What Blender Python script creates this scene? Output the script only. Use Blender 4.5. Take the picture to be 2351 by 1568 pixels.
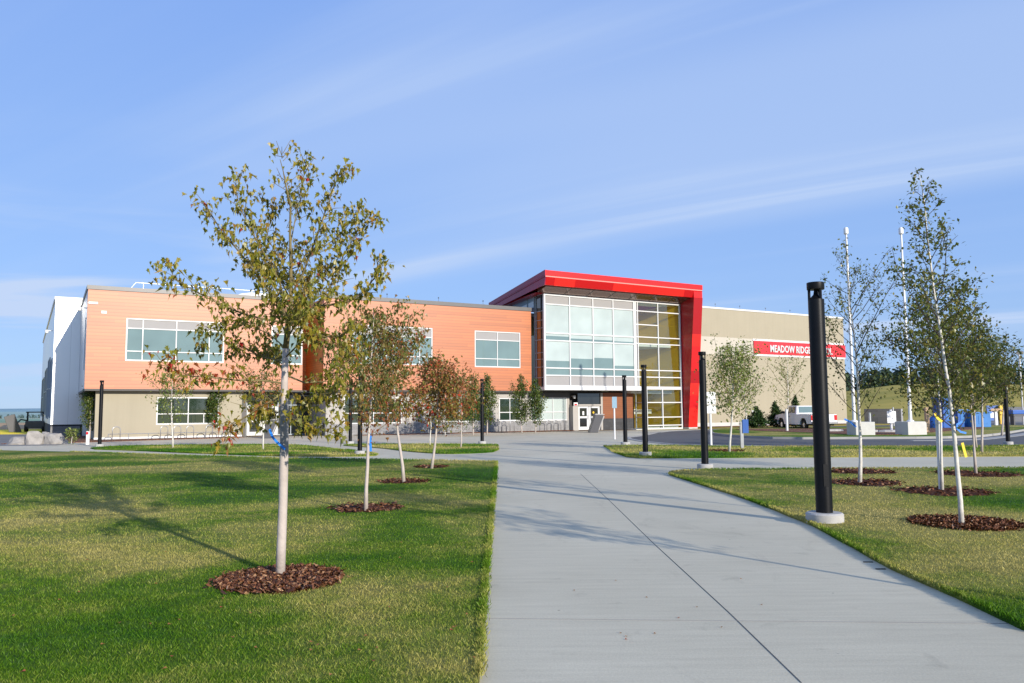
import bpy, bmesh, math, random
import numpy as np
from mathutils import Vector, Matrix
rad = math.radians
S = bpy.context.scene
for o in list(bpy.data.objects): bpy.data.objects.remove(o)
# ---------------------------------------------------------------- camera
EYE, PITCH, ROLL = 1.65, rad(4.91), rad(-.4)
cd = bpy.data.cameras.new('camera'); cam = bpy.data.objects.new('camera', cd); S.collection.objects.link(cam)
cd.lens = 28; cd.sensor_width = 36; cd.clip_end = 9000; cd.clip_start = .05
CR = Matrix.Rotation(math.pi/2+PITCH, 3, 'X') @ Matrix.Rotation(ROLL, 3, 'Z')
cam.matrix_world = Matrix.Translation((0, 0, EYE)) @ CR.to_4x4()
S.camera = cam
# ---------------------------------------------------------------- sun and sky
SUN_EL = rad(17); SUN_DIR = Vector((.6225*math.cos(SUN_EL), -.7826*math.cos(SUN_EL), math.sin(SUN_EL))).normalized()
sd = bpy.data.lights.new('sun', 'SUN'); sd.energy = 4.5; sd.angle = rad(.6); sd.color = (1, .925, .82)
so = bpy.data.objects.new('sun', sd); S.collection.objects.link(so)
so.rotation_euler = SUN_DIR.to_track_quat('Z', 'Y').to_euler(); so.location = (30, -40, 60)
W = bpy.data.worlds.new('World'); S.world = W; W.use_nodes = True
SKY1 = 3.4
def world():
    nt = W.node_tree; N = nt.nodes; L = nt.links; N.clear()
    out = N.new('ShaderNodeOutputWorld'); bg = N.new('ShaderNodeBackground'); bg.inputs[1].default_value = .12
    sk = N.new('ShaderNodeTexSky'); sk.sky_type = 'NISHITA'; sk.sun_disc = False
    sk.sun_elevation = SUN_EL; sk.sun_rotation = math.atan2(SUN_DIR.x, SUN_DIR.y)
    sk.altitude = 1000; sk.air_density = 1.0; sk.dust_density = .35; sk.ozone_density = 2.2
    tc = N.new('ShaderNodeTexCoord'); sp = N.new('ShaderNodeSeparateXYZ'); L.new(tc.outputs['Generated'], sp.inputs[0])
    def m(op, a, b=None, cl=False):
        n = N.new('ShaderNodeMath'); n.operation = op; n.use_clamp = cl
        for i, x in enumerate((a, b)):
            if x is None: continue
            if isinstance(x, (int, float)): n.inputs[i].default_value = x
            else: L.new(x, n.inputs[i])
        return n.outputs[0]
    z = m('ADD', m('MAXIMUM', sp.outputs[2], 0), .10)
    px = m('DIVIDE', sp.outputs[0], z); py = m('DIVIDE', sp.outputs[1], z)
    cb = N.new('ShaderNodeCombineXYZ'); L.new(px, cb.inputs[0]); L.new(py, cb.inputs[1])
    def layer(rot, scale, loc, nscale, detail, lo, hi, dist=0):
        mp = N.new('ShaderNodeMapping'); mp.vector_type = 'TEXTURE'
        mp.inputs['Rotation'].default_value = (0, 0, rot); mp.inputs['Scale'].default_value = scale; mp.inputs['Location'].default_value = loc
        L.new(cb.outputs[0], mp.inputs[0])
        nz = N.new('ShaderNodeTexNoise'); nz.inputs['Scale'].default_value = nscale; nz.inputs['Detail'].default_value = detail
        nz.inputs['Roughness'].default_value = .5; nz.inputs['Distortion'].default_value = dist
        L.new(mp.outputs[0], nz.inputs['Vector'])
        r = N.new('ShaderNodeMapRange'); r.interpolation_type = 'SMOOTHSTEP'; r.inputs[1].default_value = lo; r.inputs[2].default_value = hi
        L.new(nz.outputs[0], r.inputs[0]); return r.outputs[0]
    # streaks run towards azimuth -58 degrees
    rot = math.atan2(-.53, .85)
    a = layer(rot, (7, 1.3, 1), (.4, SKY1, 0), .8, 3, .47, .66, .25)
    b = layer(rot, (5, .32, 1), (3.1, 1.2, 0), .9, 5, .45, .75, .35)
    c = layer(.3, (1.8, .8, 1), (7.3, 2.1, 0), 1.1, 6, .45, .68, .4)
    low = N.new('ShaderNodeMapRange'); low.interpolation_type = 'SMOOTHSTEP'
    for i, x in ((1, .34), (2, .10), (3, 0), (4, 1)): low.inputs[i].default_value = x
    L.new(sp.outputs[2], low.inputs[0])
    left = N.new('ShaderNodeMapRange'); left.interpolation_type = 'SMOOTHSTEP'
    for i, x in ((1, -.18), (2, -.42), (3, 0), (4, 1)): left.inputs[i].default_value = x
    L.new(sp.outputs[0], left.inputs[0])
    f = m('ADD', m("MULTIPLY", a, .38), m('MULTIPLY', b, m('ADD', m('MULTIPLY', a, .65), .12)))
    f = m('ADD', f, m('MULTIPLY', m('MULTIPLY', c, left.outputs[0]), m('MULTIPLY', low.outputs[0], 1.25)))
    f = m('MULTIPLY', f, m('MULTIPLY', sp.outputs[2], 12, True))
    f = m('ADD', f, .08, True)
    mx = N.new('ShaderNodeMix'); mx.data_type = 'RGBA'; L.new(f, mx.inputs['Factor'])
    hs = N.new('ShaderNodeMix'); hs.data_type = 'RGBA'; hs.blend_type = 'MULTIPLY'; hs.inputs['Factor'].default_value = 1
    L.new(sk.outputs[0], hs.inputs['A']); hs.inputs['B'].default_value = (1.22, 1.40, 1.72, 1)
    mx.inputs['B'].default_value = (3.6, 4.5, 6.2, 1)
    hz = N.new('ShaderNodeValToRGB'); cr = hz.color_ramp; cr.elements.new(.5)
    for e, (p, c) in zip(cr.elements, ((0, (.36, .55, .86)), (.16, (.315, .52, .94)), (.5, (.235, .43, .95)))): e.position = p; e.color = (*c, 1)
    L.new(sp.outputs[2], hz.inputs[0])
    sc = N.new('ShaderNodeMix'); sc.data_type = 'RGBA'; sc.blend_type = 'MULTIPLY'; sc.inputs['Factor'].default_value = 1; sc.clamp_result = False
    L.new(hz.outputs[0], sc.inputs['A']); sc.inputs['B'].default_value = (6, 6, 6, 1)
    hm = N.new('ShaderNodeMix'); hm.data_type = 'RGBA'; hm.inputs['Factor'].default_value = .88
    L.new(hs.outputs['Result'], hm.inputs['A']); L.new(sc.outputs['Result'], hm.inputs['B']); L.new(hm.outputs['Result'], mx.inputs['A'])
    L.new(mx.outputs['Result'], bg.inputs[0]); L.new(bg.outputs[0], out.inputs[0])
world()
S.view_settings.view_transform = 'Standard'; S.view_settings.look = 'None'; S.view_settings.exposure = .35; S.view_settings.gamma = 1
S.render.engine = 'CYCLES'; S.cycles.max_bounces = 6; S.cycles.transparent_max_bounces = 12
# ---------------------------------------------------------------- survey helpers
FP = 28/36*2351
def sight(u, v):
    return CR @ Vector(((u-1175.5)/FP, -(v-784)/FP, -1))
def gp(u, v, z=0.):                          # surveyed point of the ground
    d = sight(u, v); t = (z-EYE)/d.z; return Vector((d.x*t, d.y*t, z))
def hgt(base, u, v):                         # height of a sighted top above a surveyed foot
    d = sight(u, v); k = math.hypot(base.x, base.y)/math.hypot(d.x, d.y); return EYE+d.z*k
def at(base, u, v):                          # point at the distance of a surveyed foot
    d = sight(u, v); k = base.y/d.y; return Vector((d.x*k, base.y, EYE+d.z*k))
# ---------------------------------------------------------------- materials
def nmat(name):
    m = bpy.data.materials.new(name); m.use_nodes = True; nt = m.node_tree
    return m, nt, nt.nodes['Principled BSDF']
def C4(c): return (c[0], c[1], c[2], 1)
def coords(nt, kind='Object', scale=(1, 1, 1)):
    mp = nt.nodes.new('ShaderNodeMapping'); mp.inputs['Scale'].default_value = scale
    if kind == 'World':
        g = nt.nodes.new('ShaderNodeNewGeometry'); nt.links.new(g.outputs['Position'], mp.inputs[0])
    else:
        t = nt.nodes.new('ShaderNodeTexCoord'); nt.links.new(t.outputs[kind], mp.inputs[0])
    return mp.outputs[0]
def noise(nt, vec, scale, detail=4, rough=.55, dist=0):
    n = nt.nodes.new('ShaderNodeTexNoise'); n.inputs['Scale'].default_value = scale; n.inputs['Detail'].default_value = detail
    n.inputs['Roughness'].default_value = rough; n.inputs['Distortion'].default_value = dist
    nt.links.new(vec, n.inputs['Vector']); return n.outputs[0]
def ramp(nt, fac, stops, interp='LINEAR'):
    r = nt.nodes.new('ShaderNodeValToRGB'); cr = r.color_ramp; cr.interpolation = interp
    while len(cr.elements) < len(stops): cr.elements.new(.5)
    for e, (p, c) in zip(cr.elements, stops):
        e.position = p; e.color = C4(c) if hasattr(c, '__len__') else (c, c, c, 1)
    nt.links.new(fac, r.inputs[0]); return r.outputs[0]
def mix(nt, fac, a, b, blend='MIX'):
    n = nt.nodes.new('ShaderNodeMix'); n.data_type = 'RGBA'; n.blend_type = blend
    for k, x in (('Factor', fac), ('A', a), ('B', b)):
        if isinstance(x, (int, float)): n.inputs[k].default_value = x
        elif hasattr(x, '__len__'): n.inputs[k].default_value = C4(x)
        else: nt.links.new(x, n.inputs[k])
    return n.outputs['Result']
def mth(nt, op, a, b=None, c=None):
    n = nt.nodes.new('ShaderNodeMath'); n.operation = op
    for i, x in enumerate((a, b, c)):
        if x is None: continue
        if isinstance(x, (int, float)): n.inputs[i].default_value = x
        else: nt.links.new(x, n.inputs[i])
    return n.outputs[0]
def bump(nt, bs, h, strength=.3, dist=.01):
    b = nt.nodes.new('ShaderNodeBump'); b.inputs['Strength'].default_value = strength; b.inputs['Distance'].default_value = dist
    nt.links.new(h, b.inputs['Height']); nt.links.new(b.outputs[0], bs.inputs['Normal'])
def plain(name, col, rough=.6, var=.12, scale=3., metal=0, spec=.5, bmp=0, bscale=40, kind='Object'):
    m, nt, bs = nmat(name)
    v = coords(nt, kind); n = noise(nt, v, scale, 5)
    c = ramp(nt, n, [(.25, [x*(1-var) for x in col]), (.75, [min(1, x*(1+var)) for x in col])])
    nt.links.new(c, bs.inputs['Base Color']); bs.inputs['Roughness'].default_value = rough
    bs.inputs['Metallic'].default_value = metal; bs.inputs['Specular IOR Level'].default_value = spec
    if bmp: bump(nt, bs, noise(nt, v, bscale, 3), bmp, .01)
    return m
def siding(name, col, pitch, groove=.16, tone=.10, rough=.42, spec=.5, glow=0):
    m, nt, bs = nmat(name); v = coords(nt); sp = nt.nodes.new('ShaderNodeSeparateXYZ'); nt.links.new(v, sp.inputs[0])
    z = mth(nt, 'DIVIDE', sp.outputs[2], pitch); fr = mth(nt, 'FRACT', z); fl = mth(nt, 'FLOOR', z)
    xb = mth(nt, 'FLOOR', mth(nt, 'ADD', mth(nt, 'DIVIDE', sp.outputs[0], 3.6), mth(nt, 'MULTIPLY', fl, .37)))
    wn = nt.nodes.new('ShaderNodeTexWhiteNoise'); wn.noise_dimensions = '2D'
    cb = nt.nodes.new('ShaderNodeCombineXYZ'); nt.links.new(fl, cb.inputs[0]); nt.links.new(xb, cb.inputs[1]); nt.links.new(cb.outputs[0], wn.inputs['Vector'])
    g = ramp(nt, fr, [(0, 1-groove), (.15, 1-groove), (.24, 1), (.9, 1), (1, 1.0)])
    t = ramp(nt, wn.outputs[0], [(0, [x*(1-tone) for x in col]), (1, [min(1, x*(1+tone)) for x in col])])
    big = ramp(nt, noise(nt, coords(nt, 'Object', (.25, .25, 1.2)), 1.3, 4), [(.3, .93), (.7, 1.0)])
    c = mix(nt, 1, mix(nt, 1, t, g, 'MULTIPLY'), big, 'MULTIPLY')
    nt.links.new(c, bs.inputs['Base Color']); bs.inputs['Roughness'].default_value = rough; bs.inputs['Specular IOR Level'].default_value = spec
    bump(nt, bs, g, .25, .01); return m
def panels(name, cols, sx, sy, sz, off=(0, 0, 0), rough=.3):
    m, nt, bs = nmat(name); v = coords(nt); sp = nt.nodes.new('ShaderNodeSeparateXYZ'); nt.links.new(v, sp.inputs[0])
    cb = nt.nodes.new('ShaderNodeCombineXYZ')
    for i, s in enumerate((sx, sy, sz)):
        if s: nt.links.new(mth(nt, 'FLOOR', mth(nt, 'DIVIDE', mth(nt, 'ADD', sp.outputs[i], off[i]), s)), cb.inputs[i])
    wn = nt.nodes.new('ShaderNodeTexWhiteNoise'); nt.links.new(cb.outputs[0], wn.inputs['Vector'])
    c = ramp(nt, wn.outputs[0], [(i/len(cols), x) for i, x in enumerate(cols)], 'CONSTANT')
    nt.links.new(c, bs.inputs['Base Color']); bs.inputs['Roughness'].default_value = rough; return m
def blockwork(name, col, bw, bh, mortar, rough=.85, bmp=.6):
    m, nt, bs = nmat(name); v = coords(nt); sp = nt.nodes.new('ShaderNodeSeparateXYZ'); nt.links.new(v, sp.inputs[0])
    cb = nt.nodes.new('ShaderNodeCombineXYZ'); nt.links.new(mth(nt, 'ADD', sp.outputs[0], sp.outputs[1]), cb.inputs[0]); nt.links.new(sp.outputs[2], cb.inputs[1])
    b = nt.nodes.new('ShaderNodeTexBrick'); nt.links.new(cb.outputs[0], b.inputs['Vector'])
    b.inputs['Color1'].default_value = C4([x*.85 for x in col]); b.inputs['Color2'].default_value = C4([x*1.12 for x in col]); b.inputs['Mortar'].default_value = C4(mortar)
    b.inputs['Scale'].default_value = 1; b.inputs['Brick Width'].default_value = bw; b.inputs['Row Height'].default_value = bh; b.inputs['Mortar Size'].default_value = .008
    n = noise(nt, v, 18, 5); c = mix(nt, 1, b.outputs[0], ramp(nt, n, [(.3, .72), (.7, 1.1)]), 'MULTIPLY')
    nt.links.new(c, bs.inputs['Base Color']); bs.inputs['Roughness'].default_value = rough
    bump(nt, bs, n, bmp, .02); return m
def stucco(name, col, var=.06):
    m, nt, bs = nmat(name); v = coords(nt); n = noise(nt, coords(nt, 'Object', (.35, .35, .35)), 1.2, 6, .6)
    n2 = noise(nt, v, 30, 3)
    st = noise(nt, coords(nt, 'Object', (1.2, 1.2, .06)), 2.2, 5, .6)
    c = ramp(nt, n, [(.3, [x*(1-var) for x in col]), (.7, [x*(1+var) for x in col])])
    c = mix(nt, 1, c, ramp(nt, n2, [(.3, .94), (.7, 1.04)]), 'MULTIPLY')
    c = mix(nt, 1, c, ramp(nt, st, [(.3, .95), (.6, 1.0)]), 'MULTIPLY')
    nt.links.new(c, bs.inputs['Base Color']); bs.inputs['Roughness'].default_value = .85; bs.inputs['Specular IOR Level'].default_value = .25
    bump(nt, bs, n2, .35, .01); return m
def glassy(name, col, rough=.04, spec=.9, blend=None):
    m, nt, bs = nmat(name)
    n = noise(nt, coords(nt, 'Object', (.5, .5, .5)), 1.1, 2)
    c = ramp(nt, n, [(.3, [x*.9 for x in col]), (.7, [x*1.1 for x in col])])
    nt.links.new(c, bs.inputs['Base Color']); bs.inputs['Roughness'].default_value = rough
    bs.inputs['Specular IOR Level'].default_value = spec; bs.inputs['Coat Weight'].default_value = .6; bs.inputs['Coat Roughness'].default_value = .02
    return m
def clearglass(name, tint):
    m = bpy.data.materials.new(name); m.use_nodes = True; nt = m.node_tree; nt.nodes.clear()
    o = nt.nodes.new('ShaderNodeOutputMaterial'); t = nt.nodes.new('ShaderNodeBsdfTransparent'); g = nt.nodes.new('ShaderNodeBsdfGlossy')
    g.inputs['Roughness'].default_value = .01; g.inputs['Color'].default_value = (.9, .95, .95, 1); t.inputs[0].default_value = C4(tint)
    f = nt.nodes.new('ShaderNodeLayerWeight'); f.inputs[0].default_value = .5
    q = nt.nodes.new('ShaderNodeMath'); q.operation = 'POWER'; q.inputs[1].default_value = 3; nt.links.new(f.outputs['Facing'], q.inputs[0])
    q2 = nt.nodes.new('ShaderNodeMath'); q2.operation = 'ADD'; q2.inputs[1].default_value = .07; nt.links.new(q.outputs[0], q2.inputs[0])
    mx = nt.nodes.new('ShaderNodeMixShader'); nt.links.new(q2.outputs[0], mx.inputs[0]); nt.links.new(t.outputs[0], mx.inputs[1]); nt.links.new(g.outputs[0], mx.inputs[2])
    nt.links.new(mx.outputs[0], o.inputs[0]); return m
M = {}
M['orange'] = siding('copper_siding', (.44, .120, .026), .21, .27, .12, .46, .80)
M['orange_side'] = siding('shaded_side_siding', (.62, .24, .07), .155, .2, .08, .5, .4)  # siding copy for shaded walls, their tone in shade put into the colour
M['beige'] = stucco('beige_stucco', (.37, .33, .243), .03)
M['beige_pale'] = stucco('pale_stucco', (.50, .465, .39), .03)
M['grey_stucco'] = stucco('grey_stucco', (.40, .375, .34))
M['grey_block'] = blockwork('grey_split_block', (.27, .265, .26), .4, .2, (.2, .2, .2))
M['dark_block'] = blockwork('charcoal_block', (.055, .055, .058), .4, .2, (.04, .04, .04), bmp=.3)
M['white_metal'] = plain('white_metal', (.70, .70, .69), .35, .03, 2)
def ribbed():
    m, nt, bs = nmat('white_ribbed_cladding'); v = coords(nt); sp = nt.nodes.new('ShaderNodeSeparateXYZ'); nt.links.new(v, sp.inputs[0])
    fr = mth(nt, 'FRACT', mth(nt, 'DIVIDE', mth(nt, 'ADD', sp.outputs[0], sp.outputs[1]), .9))
    g = ramp(nt, fr, [(0, .86), (.03, .86), (.06, 1), (1, 1)])
    c = mix(nt, 1, (.90, .91, .90), g, 'MULTIPLY'); nt.links.new(c, bs.inputs['Base Color']); bs.inputs['Roughness'].default_value = .38; bs.inputs['Metallic'].default_value = .6
    bump(nt, bs, g, .3, .02); return m
M['white_clad'] = ribbed()
M['frame'] = plain('white_window_frame', (.64, .64, .63), .35, .03, 2)
M['frame_grey'] = plain('grey_window_frame', (.30, .35, .38), .4, .05, 2)
M['spandrel'] = plain('grey_spandrel', (.29, .28, .275), .65, .03, 1)
M['sky_teal_glass'] = glassy('sky_teal_glass', (.15, .22, .215))  # teal base carries reflected sky along with the blinds inside
M['blind_glass'] = glassy('drawn_blind_behind_glass', (.41, .475, .455), .12, .5)
M['dark_glass'] = glassy('dark_glass', (.014, .017, .018))
M['tree_green_glass'] = glassy('tree_reflection_glass', (.02, .035, .022), .02, 1)  # dark green base stands in for trees mirrored in the panes
M['brown_glass'] = glassy('brown_coloured_glass', (.17, .065, .02), .08, .5)  # brown of the side panes is put into the base colour
M['sky_glass'] = glassy('pale_blue_glass', (.28, .42, .52), .05)
M['blue_glass'] = glassy('blue_glass', (.05, .11, .24), .05)
M['clear'] = clearglass('clear_glass', (.90, .93, .90))
M['cap'] = plain('grey_metal_coping', (.105, .10, .098), .4, .08, 2)
M['white_cap'] = plain('pale_coping', (.62, .62, .60), .4, .05, 2)
M['soffit'] = plain('dark_soffit', (.035, .030, .028), .5, .1, 2)
M['charcoal'] = plain('charcoal_panel', (.055, .048, .044), .45, .1, 2)
M['brown_panel'] = siding('brown_wood_panel', (.23, .075, .025), .155, .2, .08, .45)
M['red'] = plain('bright_red_panel', (.70, .016, .013), .28, .03, 1)
M['red_panels'] = panels('mixed_red_panels', [(.72, .018, .013), (.44, .007, .008), (.74, .020, .014)], 1.83, 0, 0, (.5, 0, 0))
M['red_leg'] = panels('mixed_red_leg_panels', [(.72, .018, .013), (.36, .006, .010), (.74, .020, .014), (.55, .010, .012)], 0, 0, 1.02, (0, 0, .3))
M['plum'] = plain('shade_plum_fascia', (.26, .020, .060), .3, .06, 1)  # red darkened to plum, shade of the left side in the colour
M['shade_red'] = panels('shaded_red_panels', [(.42, .012, .014), (.34, .010, .014), (.45, .014, .016)], 0, 0, 1.02, (0, 0, .3))  # reds darkened to carry the shade of the leg's inner face
M['bronze_soffit'] = plain('glossy_bronze_soffit', (.17, .085, .06), .18, .1, .6, .5)
M['roof'] = plain('flat_roof', (.30, .29, .28), .8, .1, 1)
M['plaster'] = plain('interior_plaster', (.78, .76, .58), .8, .04, 1)
M['mustard'] = plain('mustard_wall', (.66, .42, .02), .7, .05, 1)
M['slab'] = plain('pale_slab', (.62, .62, .58), .6, .04, 1)
M['steel'] = plain('galvanised_steel', (.42, .43, .44), .35, .1, 6, .6)
M['black_steel'] = plain('black_powder_coat', (.0045, .005, .007), .42, .25, 5, 0, .22, .08, 90)
M['blacker'] = plain('black_recess', (.006, .006, .006), .6, .1, 5)
M['cast'] = plain('pale_cast_concrete', (.40, .39, .37), .85, .12, 8, 0, .3, .4, 60)
M['plinth'] = plain('smooth_concrete_plinth', (.52, .51, .48), .8, .07, 3, 0, .3, .2, 60)
M['asphalt'] = plain('asphalt', (.098, .10, .103), .9, .12, .5, 0, .3, .3, 60, 'World')
M['asphalt2'] = plain('worn_asphalt', (.19, .185, .18), .9, .18, .35, 0, .3, .3, 60, 'World')
M['kerb'] = plain('kerb_concrete', (.33, .325, .31), .85, .1, 2, 0, .3, .2, 60, 'World')
M['birch'] = plain('white_bark', (.60, .57, .51), .8, .22, 9, 0, .2, .5, 30)
M['bark'] = plain('pale_maple_bark', (.46, .40, .355), .8, .16, 7, 0, .2, .4, 30)
M['limb'] = plain('olive_brown_limb', (.17, .135, .06), .8, .35, 6, 0, .2, .4, 60)
M['dark_limb'] = plain('dark_twig', (.075, .062, .05), .85, .3, 6, 0, .2)
M['blue_cloth'] = plain('blue_ribbon', (.02, .22, .75), .55, .1, 20)
M['yellow_cloth'] = plain('yellow_ribbon', (.85, .62, .02), .55, .1, 20)
M['truck'] = plain('white_car_paint', (.78, .78, .79), .2, .03, 1)
M['rubber'] = plain('black_rubber', (.015, .015, .015), .8, .2, 5)
M['chrome'] = plain('chrome', (.6, .6, .62), .15, .05, 2, .9)
M['tail_red'] = plain('red_lens', (.65, .01, .015), .2, .05, 3)
M['blue_plastic'] = plain('blue_plastic', (.02, .10, .38), .4, .12, 1.5)
M['light_blue'] = plain('light_blue_plastic', (.05, .18, .45), .4, .12, 1.5)
M['yellow_plastic'] = plain('yellow_paint', (.80, .48, .02), .4, .1, 2)
M['wood'] = plain('pale_timber', (.48, .33, .2), .8, .15, 4)
M['rock'] = plain('grey_boulder', (.29, .27, .245), .9, .3, 3.5, 0, .3, .9, 9)
M['sign_white'] = plain('white_sign_face', (.75, .75, .73), .5, .03, 2)
M['grey_bin'] = plain('grey_bin_panel', (.36, .35, .34), .5, .06, 2)
M['dark_bin'] = plain('dark_bin_panel', (.07, .07, .075), .5, .06, 2)
M['grey_wall'] = blockwork('grey_wall', (.3, .3, .3), 1.2, .6, (.2, .2, .2), bmp=.2)
def concrete():
    m, nt, bs = nmat('broomed_concrete'); v = coords(nt, 'World')
    n1 = noise(nt, v, .28, 5, .55); n2 = noise(nt, coords(nt, 'World', (.7, 9, 1)), 1.4, 6, .7); n3 = noise(nt, v, 55, 3)
    n4 = noise(nt, coords(nt, 'World', (4, 120, 1)), 1, 3)
    c = ramp(nt, n1, [(.3, (.475, .435, .325)), (.7, (.565, .52, .395))])
    c = mix(nt, 1, c, ramp(nt, n2, [(.25, .88), (.75, 1.08)]), 'MULTIPLY')
    c = mix(nt, 1, c, ramp(nt, n3, [(.3, .93), (.7, 1.05)]), 'MULTIPLY')
    n5 = noise(nt, v, 3.1, 3, .5, .5); c = mix(nt, 1, c, ramp(nt, n5, [(.2, .80), (.36, 1), (1, 1.0)]), 'MULTIPLY')
    vo = nt.nodes.new('ShaderNodeTexVoronoi'); vo.inputs['Scale'].default_value = 2.3; nt.links.new(v, vo.inputs['Vector'])
    c = mix(nt, 1, c, ramp(nt, vo.outputs['Distance'], [(0, .45), (.022, .5), (.035, 1), (1, 1.0)]), 'MULTIPLY')
    n6 = noise(nt, coords(nt, 'World', (1, .35, 1)), .9, 6, .75, 1.2); c = mix(nt, 1, c, ramp(nt, n6, [(.30, .86), (.42, 1), (.62, 1), (.75, 1.07)]), 'MULTIPLY')
    nt.links.new(c, bs.inputs['Base Color']); bs.inputs['Roughness'].default_value = .82; bs.inputs['Specular IOR Level'].default_value = .3
    h = mth(nt, 'ADD', mth(nt, 'MULTIPLY', n4, .7), n3); bump(nt, bs, h, .35, .004); return m
M['concrete'] = concrete()
GREEN = (.046, .145, .006); GREEN2 = (.125, .228, .012); STRAW = (.45, .40, .11)
def grass_color(nt):
    v = coords(nt, 'World')
    a = noise(nt, coords(nt, 'World', (.9, 1.0, 1)), .27, 3, .45, .4); b = noise(nt, v, 2.6, 4, .65); 
    f = mth(nt, 'ADD', mth(nt, 'MULTIPLY', a, .80), mth(nt, 'MULTIPLY', b, .20))
    return f
def lawn_mat(name, shift=0, bright=1):
    m, nt, bs = nmat(name); f = mth(nt, 'ADD', grass_color(nt), shift); v = coords(nt, 'World')
    c = ramp(nt, f, [(.385, [x*.62*bright for x in GREEN]), (.475, [x*.62*bright for x in GREEN2]), (.60, [x*.6*bright for x in STRAW])])
    fine = noise(nt, v, 38, 4, .7); c = mix(nt, 1, c, ramp(nt, fine, [(.25, .55), (.75, 1.35)]), 'MULTIPLY')
    st = noise(nt, coords(nt, 'World', (.5, 2.2, 1)), 1.2, 5, .7); c = mix(nt, 1, c, ramp(nt, st, [(.3, .8), (.7, 1.2)]), 'MULTIPLY')
    nt.links.new(c, bs.inputs['Base Color']); bs.inputs['Roughness'].default_value = .9; bs.inputs['Specular IOR Level'].default_value = .15
    bump(nt, bs, fine, .8, .03); return m
M['lawn'] = lawn_mat('lawn_turf'); M['lawn_right'] = lawn_mat('lawn_turf_dry', .045); M['lawn_far'] = lawn_mat('lawn_turf_far', .05, 1.15)
def blade_mat(name, shift):
    m = bpy.data.materials.new(name); m.use_nodes = True; nt = m.node_tree; nt.nodes.clear()
    at_ = nt.nodes.new('ShaderNodeAttribute'); at_.attribute_name = 'rnd'
    f = mth(nt, 'ADD', grass_color(nt), mth(nt, 'MULTIPLY', mth(nt, 'SUBTRACT', at_.outputs['Fac'], .5), .09)); f = mth(nt, 'ADD', f, shift)
    c = ramp(nt, f, [(.375, GREEN), (.475, GREEN2), (.60, STRAW), (.76, (.60, .50, .22))])
    c = mix(nt, 1, c, ramp(nt, at_.outputs['Fac'], [(0, .8), (1, 1.2)]), 'MULTIPLY')
    d = nt.nodes.new('ShaderNodeBsdfDiffuse'); t = nt.nodes.new('ShaderNodeBsdfTranslucent'); g = nt.nodes.new('ShaderNodeBsdfGlossy'); g.inputs['Roughness'].default_value = .45
    g.inputs[0].default_value = (.5, .5, .5, 1)
    nt.links.new(c, d.inputs[0]); nt.links.new(c, t.inputs[0])
    a = nt.nodes.new('ShaderNodeMixShader'); a.inputs[0].default_value = .3; nt.links.new(d.outputs[0], a.inputs[1]); nt.links.new(t.outputs[0], a.inputs[2])
    b = nt.nodes.new('ShaderNodeMixShader'); b.inputs[0].default_value = .02; nt.links.new(a.outputs[0], b.inputs[1]); nt.links.new(g.outputs[0], b.inputs[2])
    o = nt.nodes.new('ShaderNodeOutputMaterial'); nt.links.new(b.outputs[0], o.inputs[0]); return m
M['blade'] = blade_mat('grass_blades', 0); M['blade_right'] = blade_mat('grass_blades_dry', .045)
def leaf_mat(name, stops, trans=.35):
    m = bpy.data.materials.new(name); m.use_nodes = True; nt = m.node_tree; nt.nodes.clear()
    at_ = nt.nodes.new('ShaderNodeAttribute'); at_.attribute_name = 'rnd'
    c = ramp(nt, at_.outputs['Fac'], stops)
    n = noise(nt, coords(nt, 'Object'), 45, 3); c = mix(nt, 1, c, ramp(nt, n, [(.3, .75), (.7, 1.25)]), 'MULTIPLY')
    d = nt.nodes.new('ShaderNodeBsdfDiffuse'); t = nt.nodes.new('ShaderNodeBsdfTranslucent'); g = nt.nodes.new('ShaderNodeBsdfGlossy'); g.inputs['Roughness'].default_value = .4
    nt.links.new(c, d.inputs[0]); nt.links.new(c, t.inputs[0]); g.inputs[0].default_value = (.6, .6, .6, 1)
    a = nt.nodes.new('ShaderNodeMixShader'); a.inputs[0].default_value = trans; nt.links.new(d.outputs[0], a.inputs[1]); nt.links.new(t.outputs[0], a.inputs[2])
    b = nt.nodes.new('ShaderNodeMixShader'); b.inputs[0].default_value = .05; nt.links.new(a.outputs[0], b.inputs[1]); nt.links.new(g.outputs[0], b.inputs[2])
    o = nt.nodes.new('ShaderNodeOutputMaterial'); nt.links.new(b.outputs[0], o.inputs[0]); return m
L_OLIVE = leaf_mat('olive_maple_leaves', [(0, (.085, .11, .012)), (.3, (.23, .225, .022)), (.62, (.36, .25, .03)), (.85, (.30, .13, .03)), (.95, (.35, .05, .02)), (1, (.45, .025, .015))])
L_RUSSET = leaf_mat('russet_maple_leaves', [(0, (.10, .14, .025)), (.34, (.26, .21, .04)), (.6, (.29, .13, .045)), (.85, (.36, .10, .035)), (1, (.50, .045, .02))])
L_MIX = leaf_mat('green_bronze_leaves', [(0, (.07, .11, .02)), (.45, (.18, .19, .035)), (.75, (.27, .17, .045)), (1, (.30, .09, .03))])
L_BIRCH = leaf_mat('birch_leaves', [(0, (.06, .09, .018)), (.5, (.15, .18, .03)), (.85, (.20, .18, .04)), (1, (.34, .26, .04))])
L_DARK = leaf_mat('dark_aspen_leaves', [(0, (.045, .07, .014)), (.5, (.11, .135, .025)), (.85, (.15, .135, .03)), (1, (.24, .15, .03))])
L_LIGHT = leaf_mat('light_green_leaves', [(0, (.09, .15, .03)), (.5, (.19, .25, .05)), (1, (.34, .34, .09))])
L_GREEN = leaf_mat('columnar_aspen_leaves', [(0, (.04, .08, .015)), (.5, (.08, .14, .025)), (.9, (.20, .22, .04)), (1, (.35, .25, .04))])
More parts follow.
